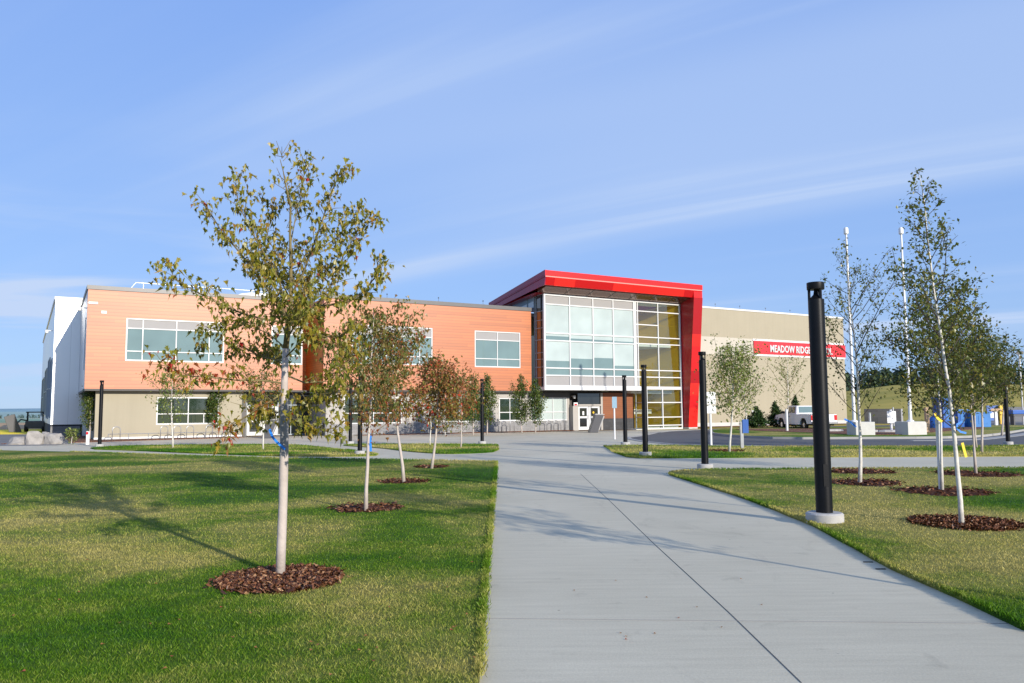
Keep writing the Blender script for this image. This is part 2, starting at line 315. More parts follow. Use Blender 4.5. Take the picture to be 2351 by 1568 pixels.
L_CONIF = leaf_mat('conifer_needles', [(0, (.014, .04, .010)), (.6, (.035, .08, .018)), (1, (.09, .13, .03))], .15)
L_FOREST = leaf_mat('far_wood_foliage', [(0, (.025, .045, .03)), (.6, (.05, .08, .04)), (1, (.10, .13, .05))], .15)
L_DRY = leaf_mat('fallen_leaf_colour', [(0, (.30, .12, .04)), (.5, (.42, .22, .08)), (1, (.38, .06, .05))], .2)
def mulch_mat():
    m, nt, bs = nmat('bark_mulch'); v = coords(nt, 'World')
    vo = nt.nodes.new('ShaderNodeTexVoronoi'); vo.inputs['Scale'].default_value = 28; nt.links.new(v, vo.inputs['Vector'])
    sp = nt.nodes.new('ShaderNodeSeparateColor'); nt.links.new(vo.outputs['Color'], sp.inputs[0])
    c = ramp(nt, sp.outputs[0], [(0, (.05, .018, .010)), (.5, (.13, .045, .02)), (.85, (.22, .085, .035)), (1, (.36, .19, .09))])
    nt.links.new(c, bs.inputs['Base Color']); bs.inputs['Roughness'].default_value = .9
    bump(nt, bs, vo.outputs['Distance'], .8, .03); return m
M['mulch'] = mulch_mat()
M['chip'] = leaf_mat('bark_chips', [(0, (.02, .009, .006)), (.5, (.11, .040, .017)), (.85, (.23, .095, .038)), (1, (.42, .25, .13))], .02)
# ---------------------------------------------------------------- mesh helpers
def link(name, me, mats, parent=None, loc=None, rot=None, label=None, cat=None, group=None, kind=None):
    o = bpy.data.objects.new(name, me); S.collection.objects.link(o)
    if me is not None:
        for m in (mats if isinstance(mats, (list, tuple)) else [mats]): me.materials.append(m)
    if parent is not None: o.parent = parent
    if loc is not None: o.location = loc
    if rot is not None: o.rotation_euler = (0, 0, rot)
    tag(o, label, cat, group, kind); return o
def tag(o, label=None, cat=None, group=None, kind=None):
    if label: o['label'] = label
    if cat: o['category'] = cat
    if group: o['group'] = group
    if kind: o['kind'] = kind
def empty(name, loc, rot=0, **k): return link(name, None, [], None, loc, rot, **k)
class MB:
    def __init__(s): s.v = []; s.f = []; s.r = []
    def add(s, vs, fs, r=None):
        n = len(s.v); s.v += [tuple(x) for x in vs]; s.f += [tuple(i+n for i in f) for f in fs]
        if r is not None: s.r += [r]*len(vs)
    def box(s, x0, x1, y0, y1, z0, z1):
        s.add([(x0, y0, z0), (x1, y0, z0), (x1, y1, z0), (x0, y1, z0), (x0, y0, z1), (x1, y0, z1), (x1, y1, z1), (x0, y1, z1)],
              [(0, 3, 2, 1), (4, 5, 6, 7), (0, 1, 5, 4), (1, 2, 6, 5), (2, 3, 7, 6), (3, 0, 4, 7)])
    def hexa(s, p):      # 8 corners, bottom ring then top ring
        s.add(p, [(0, 3, 2, 1), (4, 5, 6, 7), (0, 1, 5, 4), (1, 2, 6, 5), (2, 3, 7, 6), (3, 0, 4, 7)])
    def prism(s, pts, a, b, axis='y'):   # 2-D outline (p, q) extruded along axis from a to b
        n = len(pts)
        def P(p, t): return {'y': (p[0], t, p[1]), 'x': (t, p[0], p[1]), 'z': (p[0], p[1], t)}[axis]
        vs = [P(p, a) for p in pts]+[P(p, b) for p in pts]
        s.add(vs, [tuple(range(n))[::-1], tuple(range(n, 2*n))]+[(i, (i+1) % n, n+(i+1) % n, n+i) for i in range(n)])
    def tube(s, pts, rs, n=6, cap=True):
        pts = [Vector(p) for p in pts]; rings = []; ref = None
        for i, p in enumerate(pts):
            d = (pts[min(i+1, len(pts)-1)]-pts[max(i-1, 0)])
            if d.length < 1e-9: d = Vector((0, 0, 1))
            d.normalize()
            if ref is None: ref = Vector((1, 0, 0)) if abs(d.x) < .8 else Vector((0, 1, 0))
            a = (ref-d*ref.dot(d)).normalized(); ref = a; b = d.cross(a); r = rs[i] if hasattr(rs, '__len__') else rs
            rings.append([p+(a*math.cos(2*math.pi*k/n)+b*math.sin(2*math.pi*k/n))*r for k in range(n)])
        vs = [q for R in rings for q in R]; fs = []
        for i in range(len(pts)-1):
            for k in range(n): fs.append((i*n+k, i*n+(k+1) % n, (i+1)*n+(k+1) % n, (i+1)*n+k))
        if cap: fs += [tuple(range(n))[::-1], tuple(range((len(pts)-1)*n, len(pts)*n))]
        s.add(vs, fs)
    def lathe(s, prof, n=20, c=(0, 0, 0)):
        vs = [(c[0]+r*math.cos(2*math.pi*k/n), c[1]+r*math.sin(2*math.pi*k/n), c[2]+z) for r, z in prof for k in range(n)]
        m = len(prof); fs = [(i*n+k, i*n+(k+1) % n, (i+1)*n+(k+1) % n, (i+1)*n+k) for i in range(m-1) for k in range(n)]
        s.add(vs, fs+[tuple(range(n))[::-1], tuple(range((m-1)*n, m*n))])
    def mesh(s, name, smooth=False, bevel=0):
        me = bpy.data.meshes.new(name); me.from_pydata(s.v, [], s.f)
        if s.r:
            a = me.attributes.new('rnd', 'FLOAT', 'POINT'); a.data.foreach_set('value', s.r)
        me.update()
        if bevel:
            bm = bmesh.new(); bm.from_mesh(me); bmesh.ops.recalc_face_normals(bm, faces=bm.faces)
            bmesh.ops.bevel(bm, geom=[e for e in bm.edges if len(e.link_faces) == 2 and e.calc_face_angle(0) > .5], offset=bevel, segments=2, affect='EDGES', profile=.6, clamp_overlap=True)
            bm.to_mesh(me); bm.free()
        if smooth:
            for p in me.polygons: p.use_smooth = True
            if smooth != 'all': me.set_sharp_from_angle(angle=rad(38))
        return me
    def build(s, name, mat, parent=None, smooth=False, bevel=0, **k): return link(name, s.mesh(name, smooth, bevel), mat, parent, **k)
def wall(mb, x0, x1, z0, z1, y0, y1, holes=(), axis='y'):
    """slab from y0 (front) to y1 with rectangular openings (xa, xb, za, zb)"""
    xs = sorted({x0, x1}|{h[i] for h in holes for i in (0, 1) if x0 < h[i] < x1}); zs = sorted({z0, z1}|{h[i] for h in holes for i in (2, 3) if z0 < h[i] < z1})
    def solid(i, j):
        if i < 0 or j < 0 or i >= len(xs)-1 or j >= len(zs)-1: return False
        cx, cz = (xs[i]+xs[i+1])/2, (zs[j]+zs[j+1])/2
        return not any(h[0] < cx < h[1] and h[2] < cz < h[3] for h in holes)
    def q(*p): mb.add([(a, b, c) if axis == 'y' else (b, a, c) for a, b, c in p], [(0, 1, 2, 3)])
    for i in range(len(xs)-1):
        for j in range(len(zs)-1):
            if not solid(i, j): continue
            a, b, c, d = xs[i], xs[i+1], zs[j], zs[j+1]
            q((a, y0, c), (b, y0, c), (b, y0, d), (a, y0, d)); q((a, y1, c), (a, y1, d), (b, y1, d), (b, y1, c))
            if not solid(i-1, j): q((a, y0, c), (a, y0, d), (a, y1, d), (a, y1, c))
            if not solid(i+1, j): q((b, y0, c), (b, y1, c), (b, y1, d), (b, y0, d))
            if not solid(i, j-1): q((a, y0, c), (a, y1, c), (b, y1, c), (b, y0, c))
            if not solid(i, j+1): q((a, y0, d), (b, y0, d), (b, y1, d), (a, y1, d))
def window(root, x0, x1, z0, z1, y, xs, zs, cell, axis='y', bar=.055, edge=.08, depth=.10, name='window', frame='frame', label=None, skip=()):
    """frame as one part; one sub-part mesh per kind of infill. cell(i, j, row count) -> kind"""
    f = MB(); X = [x0]+list(xs)+[x1]; Z = [z0]+list(zs)+[z1]
    def bx(mb, a, b, c, d, e, g):
        if axis == 'y': mb.box(a, b, c, d, e, g)
        else: mb.box(c, d, a, b, e, g)
    sgn = depth
    for i, x in enumerate(X):
        w = edge if i in (0, len(X)-1) else bar
        a, b = (x, x+w) if i == 0 else ((x-w, x) if i == len(X)-1 else (x-w/2, x+w/2))
        bx(f, a, b, y, y+sgn, z0, z1)
    for j, z in enumerate(Z):
        w = edge if j in (0, len(Z)-1) else bar
        a, b = (z, z+w) if j == 0 else ((z-w, z) if j == len(Z)-1 else (z-w/2, z+w/2))
        for i in range(len(X)-1):
            if (i, j) in skip: continue
            l = X[i]+(edge if i == 0 else bar/2); r = X[i+1]-(edge if i == len(X)-2 else bar/2)
            bx(f, l, r, y+.003, y+sgn-.003, a, b)
    fo = f.build(name, M[frame], root); 
    if label: fo['label'] = label
    kinds = {}
    for i in range(len(X)-1):
        for j in range(len(Z)-1):
            k = cell(i, j, X, Z)
            for kk, za, zb in (k if isinstance(k, list) else [(k, Z[j], Z[j+1])]):
                if kk is None: continue
                n, m = kk; mb = kinds.setdefault((n, m), MB())
                bx(mb, X[i]+.01, X[i+1]-.01, y+sgn*.55, y+sgn*.55+.012, max(za, Z[j]+.01), min(zb, Z[j+1]-.01))
    for (n, m), mb in kinds.items(): mb.build(n, M[m], fo)
    return fo
# ---------------------------------------------------------------- ground
rng = np.random.default_rng(7); random.seed(7)
def terrain():
    rs = [0, 4, 10, 20, 35, 55, 75, 90, 105, 120, 135, 150, 170, 190, 215, 240, 280, 330, 400, 500, 600, 700, 850, 1000, 1250, 1500, 1800, 2100, 2500, 3000, 3800, 5000]
    na = 240; vs = []; fs = []
    def z(r, a):
        x, y = r*math.sin(a), r*math.cos(a); h = -.03
        if r > 100:
            d = math.degrees(a)
            right = max(0, min(1, (d-12)/14))*max(0, min(1, (100-d)/25))
            t = max(0, min(1, (r-112)/110)); h += right*(t*t*(3-2*t))*(6.2+1.5*math.sin(a*5.))
            if r > 250: h += right*(min(r, 900)-250)*.012
            left = 1-right
            t = max(0, min(1, (r-300)/400)); h -= left*2.0*t
            t = max(0, min(1, (r-750)/1750)); h += left*t*(14.5+3.0*math.sin(a*9+1)+1.8*math.sin(a*23))
        return h
    for r in rs:
        for k in range(na):
            a = 2*math.pi*k/na-math.pi; vs.append((r*math.sin(a), r*math.cos(a), z(r, a)))
    for i in range(len(rs)-1):
        for k in range(na): fs.append((i*na+k, (i+1)*na+k, (i+1)*na+(k+1) % na, i*na+(k+1) % na))
    me = bpy.data.meshes.new('ground'); me.from_pydata(vs, [], fs); bm = bmesh.new(); bm.from_mesh(me); bmesh.ops.remove_doubles(bm, verts=bm.verts, dist=.001)
    bmesh.ops.recalc_face_normals(bm, faces=bm.faces); bm.to_mesh(me); bm.free()
    for p in me.polygons: p.use_smooth = True
    m, nt, bs = nmat('fields_and_hills'); g = nt.nodes.new('ShaderNodeNewGeometry'); sp = nt.nodes.new('ShaderNodeSeparateXYZ'); nt.links.new(g.outputs['Position'], sp.inputs[0])
    ln = nt.nodes.new('ShaderNodeVectorMath'); ln.operation = 'LENGTH'; nt.links.new(g.outputs['Position'], ln.inputs[0])
    n = noise(nt, coords(nt, 'World', (.003, .003, .003)), 1.5, 4); d = mth(nt, 'ADD', ln.outputs['Value'], mth(nt, 'MULTIPLY', mth(nt, 'SUBTRACT', n, .5), 30))
    lg = mth(nt, 'DIVIDE', mth(nt, 'LOGARITHM', d, 10), 3.6)    # log distance, 0..1 at 4 km
    def LD(x): return math.log10(x)/3.6
    def K(*c): return tuple(min(.9, x*1.7) for x in c)
    c = ramp(nt, lg, [(0, K(.15, .13, .10)), (LD(72), K(.17, .13, .09)), (LD(76), K(.62, .40, .04)), (LD(94), K(.62, .40, .04)), (LD(98), K(.26, .17, .09)), (LD(165), K(.25, .17, .10)),
                      (LD(175), K(.12, .18, .12)), (LD(330), K(.14, .20, .15)), (LD(350), K(.36, .28, .18)), (LD(520), K(.32, .28, .20)), (LD(560), K(.14, .20, .17)), (LD(1250), K(.18, .24, .22)), (LD(1500), K(.13, .20, .22)), (LD(2600), K(.13, .19, .22))])  # farthest stops bluish, distance haze put into the hill colour
    n2 = noise(nt, coords(nt, 'World', (.02, .004, 1)), 1.2, 5); c = mix(nt, 1, c, ramp(nt, n2, [(.3, .8), (.7, 1.2)]), 'MULTIPLY')
    gr = ramp(nt, noise(nt, coords(nt, 'World', (.01, .03, .01)), 2.2, 5), [(.3, (.24, .22, .05)), (.7, (.48, .36, .09))])
    side = mth(nt, 'GREATER_THAN', mth(nt, 'ADD', sp.outputs[0], 0), 10)
    c = mix(nt, side, c, gr); nt.links.new(c, bs.inputs['Base Color']); bs.inputs['Roughness'].default_value = .95; bs.inputs['Specular IOR Level'].default_value = .1
    link('ground', me, m, kind='structure')
terrain()
def sheet(name, pts, z, mat, kind='structure', low=None, **k):
    """flat polygon; with low also vertical sides down to low"""
    bm = bmesh.new(); top = [bm.verts.new((p[0], p[1], z)) for p in pts]; f = bm.faces.new(top)
    if f.normal.z < 0: f.normal_flip()
    bm.normal_update()
    if f.normal.z < 0: f.normal_flip()
    if low is not None:
        bot = [bm.verts.new((p[0], p[1], low)) for p in pts]; n = len(pts)
        for i in range(n): bm.faces.new((top[i], top[(i+1) % n], bot[(i+1) % n], bot[i]))
    bmesh.ops.triangulate(bm, faces=[f]); bmesh.ops.recalc_face_normals(bm, faces=bm.faces)
    me = bpy.data.meshes.new(name); bm.to_mesh(me); bm.free()
    return link(name, me, mat, kind=kind, **k)
def poly(px): return [gp(u, v).xy for u, v in px]
def densify(pts, step=.6, jit=.0):
    out = []
    for i in range(len(pts)):
        a, b = Vector(pts[i]), Vector(pts[(i+1) % len(pts)]); n = max(1, min(60, int((b-a).length/step)))
        for k in range(n):
            p = a.lerp(b, k/n); out.append((p.x+random.uniform(-jit, jit), p.y+random.uniform(-jit, jit)))
    return out
def rnd_corner(pts, it=2):
    for _ in range(it):
        o = []
        for i in range(len(pts)):
            a, b = Vector(pts[i]), Vector(pts[(i+1) % len(pts)]); o += [a.lerp(b, .25), a.lerp(b, .75)]
        pts = o
    return pts
sheet('pavement', [(-70, -15), (70, -15), (70, 56), (46, 64), (14, 64), (-12, 55), (-33, 44), (-60, 40), (-70, 30)], 0, M['concrete'])
LL = poly([(1140, 1062), (850, 1056.6), (645, 1054), (425, 1048), (160, 1038.9), (0, 1035.6)])
near_left = [LL[0]]+LL[1:]+[Vector((-45, 30)), Vector((-45, -12)), gp(1100, 1568).xy+Vector((.05, -9)), gp(1100, 1568).xy, gp(1107, 1440).xy, gp(1116, 1330).xy, gp(1124, 1240).xy, gp(1132, 1150).xy]
near_right = poly([(1537, 1091), (1545, 1086.5), (1575, 1083), (1650, 1080), (1850, 1079), (2351, 1077)])+[Vector((30, 24)), Vector((30, -12)), Vector((9.2, -10)), gp(2351, 1447).xy+Vector((1.2, -1.6)), gp(2351, 1447).xy]+poly([(2200, 1376), (2050, 1310), (1960, 1260), (1870, 1210), (1780, 1173), (1700, 1143), (1600, 1111)])
mid_right = poly([(1388, 1025.3), (1411, 1040), (1440, 1050), (1470, 1052.6), (1612, 1051.8), (1802, 1050.8), (2351, 1048)])+[Vector((50, 31)), Vector((50, 36))]+poly([(2351, 1024.6), (2240, 1026.0), (2080, 1026.6), (1960, 1026.2), (1802, 1026.4), (1632, 1024.6), (1476, 1023), (1412, 1023.8)])
strip_left = poly([(192, 1031.6), (250, 1025), (400, 1022.3), (560, 1020.8), (665, 1021), (720, 1025), (780, 1032), (840, 1040), (869, 1045), (855, 1048), (780, 1049), (645, 1048.3), (500, 1043.5), (300, 1035)])
strip_mid = poly([(779, 1022.8), (824, 1020), (960, 1020), (1143, 1020.8), (1146, 1024), (1143, 1037.5), (1100, 1041), (1024, 1043), (970, 1040), (924, 1035.6), (874, 1029.5), (820, 1026)])
island = poly([(1636, 990), (1636, 997), (1660, 1001), (1706, 1005), (1802, 1009), (1960, 1008.3), (2150, 1007.5), (2240, 1005), (2300, 998), (2345, 990), (2400, 981), (2300, 979), (2000, 983.5), (1700, 984)])
road = poly([(1440, 1004.5), (1476, 1000.5), (1505, 994), (1540, 990), (1625, 986), (1700, 981), (2000, 977), (2480, 968), (2900, 962)])+[Vector((75, 33.5))]+poly([(2351, 1023.6), (2240, 1025), (2080, 1025.6), (1960, 1025.2), (1802, 1025.2), (1632, 1023.4), (1540, 1020), (1476, 1014), (1448, 1009)])
sheet('road', road, .006, M['asphalt'])
def ribbon(name, line, w, z0, z1, mat, kind='structure', closed=False, **k):
    mb = MB(); P = [Vector(p).to_2d() if len(p) > 2 else Vector(p) for p in line]; n = len(P); L = []; R = []
    for i, p in enumerate(P):
        a = P[(i-1) % n] if closed or i else p; b = P[(i+1) % n] if closed or i < n-1 else p
        d = (b-a); d = d.normalized() if d.length else Vector((1, 0)); nn = Vector((-d.y, d.x))*w/2; L.append(p+nn); R.append(p-nn)
    for i in range(n if closed else n-1):
        j = (i+1) % n
        mb.hexa([(*L[i], z0), (*R[i], z0), (*R[j], z0), (*L[j], z0), (*L[i], z1), (*R[i], z1), (*R[j], z1), (*L[j], z1)])
    return mb.build(name, mat, kind=kind, **k)
sheet('asphalt_yard', [(-110, 36), (-110, 57), (-36, 63), (-29.0, 57.6), (-27.4, 52.5), (-26.6, 47)]+poly([(190, 1014), (130, 1022.5), (0, 1024)]), .005, M['asphalt2'])
sheet('parking_lot', [(34, 72), (46, 68), (85, 48), (130, 70), (110, 112), (60, 108)], .004, M['asphalt2'])
def lawn(name, pts, mat, z=.04, soil=True): return sheet(name, densify(pts, .5, .012), z, mat, low=0.)
lawn('lawn', near_left, M['lawn']); lawn('lawn', near_right, M['lawn_right']); lawn('lawn', mid_right, M['lawn_far'])
lawn('lawn', rnd_corner(strip_left, 1), M['lawn_far']); lawn('lawn', rnd_corner(strip_mid, 1), M['lawn_far'])
isl = rnd_corner(island, 1); lawn('island_lawn', isl, M['lawn_far'], .13)
ribbon('kerb', [p for p in isl], .22, .0, .125, M['kerb'], closed=True)
ribbon('kerb', poly([(2351, 1023.6), (2240, 1025), (2080, 1025.6), (1960, 1025.2), (1802, 1025.2), (1632, 1023.4), (1540, 1020), (1476, 1014), (1448, 1009), (1440, 1004.5), (1476, 1000.5), (1505, 994), (1540, 990), (1625, 986)]), .25, -.01, .03, M['kerb'])
ribbon('gutter', poly([(2090, 1011.8), (2150, 1011.5), (2250, 1009), (2320, 1001.5), (2400, 990)]), .7, .0, .02, M['kerb'])
# joints in the path
JM = plain('dark_joint', (.09, .085, .08), .9, .1, 5)  # dark colour of the joint strips
ribbon('path_joint', poly([(1840, 1568), (1672, 1405), (1500, 1247), (1400, 1150), (1333, 1088)]), .006, .0005, .0035, JM)
for a, b in (((1145, 1092), (1540, 1091)), ((1108, 1420), (2330, 1432)), ((1150, 1037), (1390, 1037))): ribbon('path_joint', poly([a, b]), .007, .0005, .003, plain('faint_joint', (.24, .235, .23), .9, .1, 5))
# grass blades
def inpoly(x, y, P):
    P = np.array([(p[0], p[1]) for p in P]); n = len(P); c = np.zeros(len(x), bool); j = n-1
    for i in range(n):
        xi, yi, xj, yj = *P[i], *P[j]
        if yi != yj: c ^= ((yi > y) != (yj > y)) & (x < (xj-xi)*(y-yi)/(yj-yi)+xi)
        j = i
    return c
RINGS = []                       # mulch rings (x, y, rx)
def blades(name, P, mat, bands, label, seed):
    g = np.random.default_rng(seed); X = []; Y = []; Hh = []; Wd = []
    for y0, y1, dens, h, w in bands:
        xl, xr = max(-.72*y1-1, -34), min(.72*y1+1, 30); n = int((xr-xl)*(y1-y0)*dens); x = g.uniform(xl, xr, n); y = g.uniform(y0, y1, n)
        k = inpoly(x, y, P) & (np.abs(x) < .70*y+1.2); x, y = x[k], y[k]
        for rx, ry, rr in RINGS:
            q = (x-rx)**2+(y-ry)**2 > (rr*g.uniform(.80, 1.05, len(x)))**2; x, y = x[q], y[q]
        X.append(x); Y.append(y); Hh.append(np.full(len(x), h)); Wd.append(np.full(len(x), w))
    E_ = np.array([(p[0], p[1]) for p in P])
    for i in range(len(E_)):
        a_, b_ = E_[i], E_[(i+1) % len(E_)]; L_ = np.hypot(*(b_-a_)); mid = (a_+b_)/2
        if L_ < .01 or mid[1] < 2 or mid[1] > 34: continue
        n = int(L_*min(900, 5200/max(4, mid[1]))); t = g.uniform(0, 1, n); q = a_+(b_-a_)*t[:, None]+g.normal(0, .014+.0006*mid[1], (n, 2)); q = q[np.abs(q[:, 0]) < .72*q[:, 1]+1]
        X.append(q[:, 0]); Y.append(q[:, 1]); Hh.append(np.full(len(q), .036+.0004*mid[1])); Wd.append(np.full(len(q), .0035+.0005*mid[1]))
    x = np.concatenate(X); y = np.concatenate(Y); h = np.concatenate(Hh)*g.uniform(.55, 1.35, len(x)); w = np.concatenate(Wd)*g.uniform(.7, 1.3, len(x)); n = len(x)
    a = g.uniform(0, 2*np.pi, n); la = g.uniform(0, 2*np.pi, n); ln = h*g.uniform(.1, .9, n); z = .035
    v = np.empty((n, 4, 3)); ca, sa = np.cos(a)*w/2, np.sin(a)*w/2; lx, ly = np.cos(la)*ln, np.sin(la)*ln
    v[:, 0] = np.stack([x-ca, y-sa, np.full(n, z)], 1); v[:, 1] = np.stack([x+ca, y+sa, np.full(n, z)], 1)
    v[:, 2] = np.stack([x+ca*.7+lx*.4, y+sa*.7+ly*.4, z+h*.6], 1); v[:, 3] = np.stack([x+lx, y+ly, z+h], 1)
    me = bpy.data.meshes.new(name); me.vertices.add(4*n); me.vertices.foreach_set('co', v.ravel())
    idx = np.arange(n)[:, None]*4+np.array([0, 1, 2, 3]); me.loops.add(4*n); me.loops.foreach_set('vertex_index', idx.ravel().astype(np.int32))
    me.polygons.add(n); me.polygons.foreach_set('loop_start', np.arange(n, dtype=np.int32)*4); me.polygons.foreach_set('loop_total', np.full(n, 4, np.int32))
    at_ = me.attributes.new('rnd', 'FLOAT', 'POINT'); at_.data.foreach_set('value', np.repeat(g.uniform(0, 1, n), 4).astype(np.float32)); me.update()
    link(name, me, mat, kind='stuff', label=label, cat='grass')
# ---------------------------------------------------------------- the school
ORG = gp(193.6, 891.6, 3.12); ORG.z = 0; AZ = rad(30.3)
B = empty('school_building', ORG, AZ, label='two storey school with copper siding, a glazed entrance under a red canopy and beige gymnasium', cat='building')
_e = Vector((math.cos(AZ), math.sin(AZ), 0)); _w = Vector((-math.sin(AZ), math.cos(AZ), 0))
def BW(x, y, z=0): return ORG+_e*x+_w*y+Vector((0, 0, z))
G_, SP_, BL_, DG_, RG_ = ('pane', 'sky_teal_glass'), ('spandrel', 'spandrel'), ('blind', 'blind_glass'), ('pane', 'dark_glass'), ('pane', 'tree_green_glass')
def up(i, j, X, Z): return SP_ if j == 2 else G_
# left wing, upper storey
w1 = (2.16, 7.98, 4.84, 7.51); w2 = (11.02, 13.13, 4.84, 7.46)
a = MB(); wall(a, 0, 13.15, 3.1, 9.15, 0, .35, [w1, w2]); a.build('upper_wall', M['orange'], B, label='copper siding wall of the left wing')
window(B, *w1, .03, (3.11, 5.06, 7.05), (5.45, 6.87), up, label='long white framed window of the left wing')
window(B, *w2, .03, (12.1,), (5.45, 6.87), up)
# end wall of the overhanging block, faces left, grey metal
a = MB(); wall(a, .352, 10.5, 3.1, 9.15, 0.002, .35, [(1.2, 2.6, 4.3, 7.6)], axis='x'); a.build('end_wall', plain('grey_metal_end_wall', (.5, .51, .53), .35, .06, 1, .6), B)
window(B, 1.2, 2.6, 4.3, 7.6, .04, (), (5.3,), lambda i, j, X, Z: ('pane', 'blue_glass'), axis='x', frame='frame_grey')
a = MB(); a.box(-.06, 13.2, -.06, .5, 9.152, 9.40); a.box(-.06, .5, .502, 10.5, 9.152, 9.40); a.build('parapet_coping', M['cap'], B)
a = MB(); a.box(.36, 13.15, .36, 30, 8.9, 9.1); a.build('roof', M['roof'], B)
a = MB(); a.box(.02, 13.15, .02, 10.5, 2.98, 3.098); a.build('soffit', M['soffit'], B)
# recess between the wings
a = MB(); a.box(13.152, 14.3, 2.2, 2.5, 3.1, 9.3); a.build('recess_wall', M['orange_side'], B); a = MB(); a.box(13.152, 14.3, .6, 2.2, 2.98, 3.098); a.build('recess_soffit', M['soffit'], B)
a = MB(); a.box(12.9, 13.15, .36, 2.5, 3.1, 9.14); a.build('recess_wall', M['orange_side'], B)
# right wing, upper storey
w3 = (15.95, 22.0, 4.88, 7.60); w4 = (25.43, 29.39, 4.85, 7.58)
a = MB(); wall(a, 14.0, 30.36, 3.1, 9.28, -2, -1.65, [w3, w4]); a.build('upper_wall', M['orange'], B, label='deeper orange siding wall of the right wing')
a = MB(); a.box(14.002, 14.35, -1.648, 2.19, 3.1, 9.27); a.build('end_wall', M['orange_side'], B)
a = MB(); a.box(30.0, 30.358, -1.648, 6, 3.1, 9.27); a.build('end_wall', M['soffit'], B)
window(B, *w3, -1.97, (17.0, 19.0, 21.0), (5.49, 6.9), up, label='wide white framed window half hidden by trees')
window(B, *w4, -1.97, (27.37,), (5.49, 6.9), up, label='two bay white framed window beside the glazed entrance')
a = MB(); a.box(13.95, 30.42, -2.06, -1.5, 9.282, 9.56); a.build('parapet_coping', M['cap'], B)
a = MB(); a.box(14.36, 39.4, -1.6, 30, 8.95, 9.2); a.build('roof', M['roof'], B)
a = MB(); a.box(14.02, 30.34, -1.98, 1.2, 2.98, 3.098); a.build('soffit', M['soffit'], B)
# lower storey, left wing
w5 = (4.09, 7.87, .87, 2.62)
a = MB(); wall(a, .65, 9.3, -.05, 2.978, .6, .95, [w5]); a.box(.652, .95, .952, 10.5, -.05, 2.978); a.build('lower_wall', M['beige'], B, label='beige stucco ground floor wall')
a = MB(); a.box(.63, 9.32, .55, .598, -.05, .14); a.build('base_course', M['white_metal'], B)
low = lambda i, j, X, Z: RG_
f5 = window(B, *w5, .63, (5.98,), (1.55,), low, label='reflecting ground floor window in the beige wall')
for q in (5.01, 6.91): a = MB(); a.box(q, q+.05, .632, .7, .95, 1.52); a.build('mullion', M['frame'], f5)
# left entrance under the recess
a = MB(); wall(a, 9.3, 16.0, -.05, 2.978, 2.2, 2.45, [(9.9, 15.7, -.1, 2.8)]); a.box(9.302, 9.6, .602, 2.19, -.05, 2.978); a.build('lower_wall', M['charcoal'], B)
ef = window(B, 9.92, 15.68, 0, 2.8, 2.23, (11.0, 12.1, 13.0, 14.3), (2.1,), lambda i, j, X, Z: DG_ if not (j == 0 and i in (0, 1)) else None, name='entrance_glazing', frame='frame_grey')
def door_leaf(x0, x1, z1, y, name='door'):
    d = MB(); w = x1-x0; st = .17*w/1.0
    d.box(x0, x0+st, y, y+.05, .02, z1); d.box(x1-st, x1, y, y+.05, .02, z1)
    for a_, b_ in ((.02, .27), (.95, 1.10), (z1-.16, z1)): d.box(x0+st, x1-st, y+.002, y+.048, a_, b_)
    o = d.build(name, M['frame'], B); g = MB(); g.box(x0+st-.01, x1-st+.01, y+.02, y+.03, .25, z1-.14); g.build('pane', M['dark_glass'], o)
    h = MB(); h.tube([(x1-st*.6, y-.05, .85), (x1-st*.6, y-.05, 1.2)], .015, 6); h.box(x1-st*.6-.01, x1-st*.6+.01, y-.05, y, .88, .9); h.build('handle', M['steel'], o); return o
door_leaf(9.98, 10.98, 2.06, 2.15); door_leaf(11.02, 12.05, 2.06, 2.15)
# lower storey, right wing
w9 = (15.61, 19.87, .76, 2.6); w6 = (23.2, 26.71, .79, 2.58); w7 = (27.76, 29.7, .81, 2.57); w8 = (30.61, 34.0, .79, 2.6)
a = MB(); wall(a, 14.35, 34.2, .78, 2.978, -1.5, -1.2, [w9, w6, w7, w8]); a.box(14.352, 14.65, -1.198, 2.19, -.05, 2.978); a.build('lower_wall', M['grey_stucco'], B, label='grey stucco ground floor wall')
a = MB(); a.box(14.33, 34.2, -1.53, -1.2, -.05, .778); a.build('block_base', M['grey_block'], B, label='grey split faced block base')
window(B, *w9, -1.47, (16.7, 17.75, 18.8), (1.5,), low); window(B, *w6, -1.47, (24.4, 25.79), (1.47,), low); window(B, *w7, -1.47, (28.72,), (1.47,), low)
def c8(i, j, X, Z): return BL_ if i in (1, 2) else G_
w = window(B, *w8, -1.47, (31.45, 32.65), (1.46,), c8, label='ground floor window with pale blinds beside the doors')
# entrance doors below the glazed box
a = MB(); a.box(31.0, 40.2, -1.5, 6, 3.0, 3.14); a.build('soffit', M['soffit'], B)
a = MB(); a.box(34.202, 39.9, -1.2, -1.1, 1.9, 2.99); a.box(30.4, 34.2, -1.56, -1.502, 2.62, 2.99); a.build('fascia_panel', M['charcoal'], B)
a = MB(); a.box(34.2, 34.72, -2.0, -1.1, -.02, 1.93); a.box(36.95, 37.14, -2.0, -1.1, -.02, 2.98); a.box(34.722, 36.948, -1.998, -1.1, 1.93, 2.06); a.build('door_portal', M['grey_stucco'], B)
tr = MB(); tr.box(34.74, 36.93, -1.9, -1.87, 2.07, 2.93); t_ = tr.build('transom_window', M['dark_glass'], B)
door_leaf(34.76, 35.83, 1.92, -1.85); door_leaf(35.87, 36.93, 1.92, -1.85)
a = MB(); a.box(37.15, 40.36, -2.0, -1.8, .9, 2.99); a.build('panel_wall', M['brown_panel'], B, label='brown panelled wall beside the entrance doors')
a = MB(); a.box(37.15, 40.36, -2.03, -1.8, -.02, .898); a.build('block_base', M['dark_block'], B)
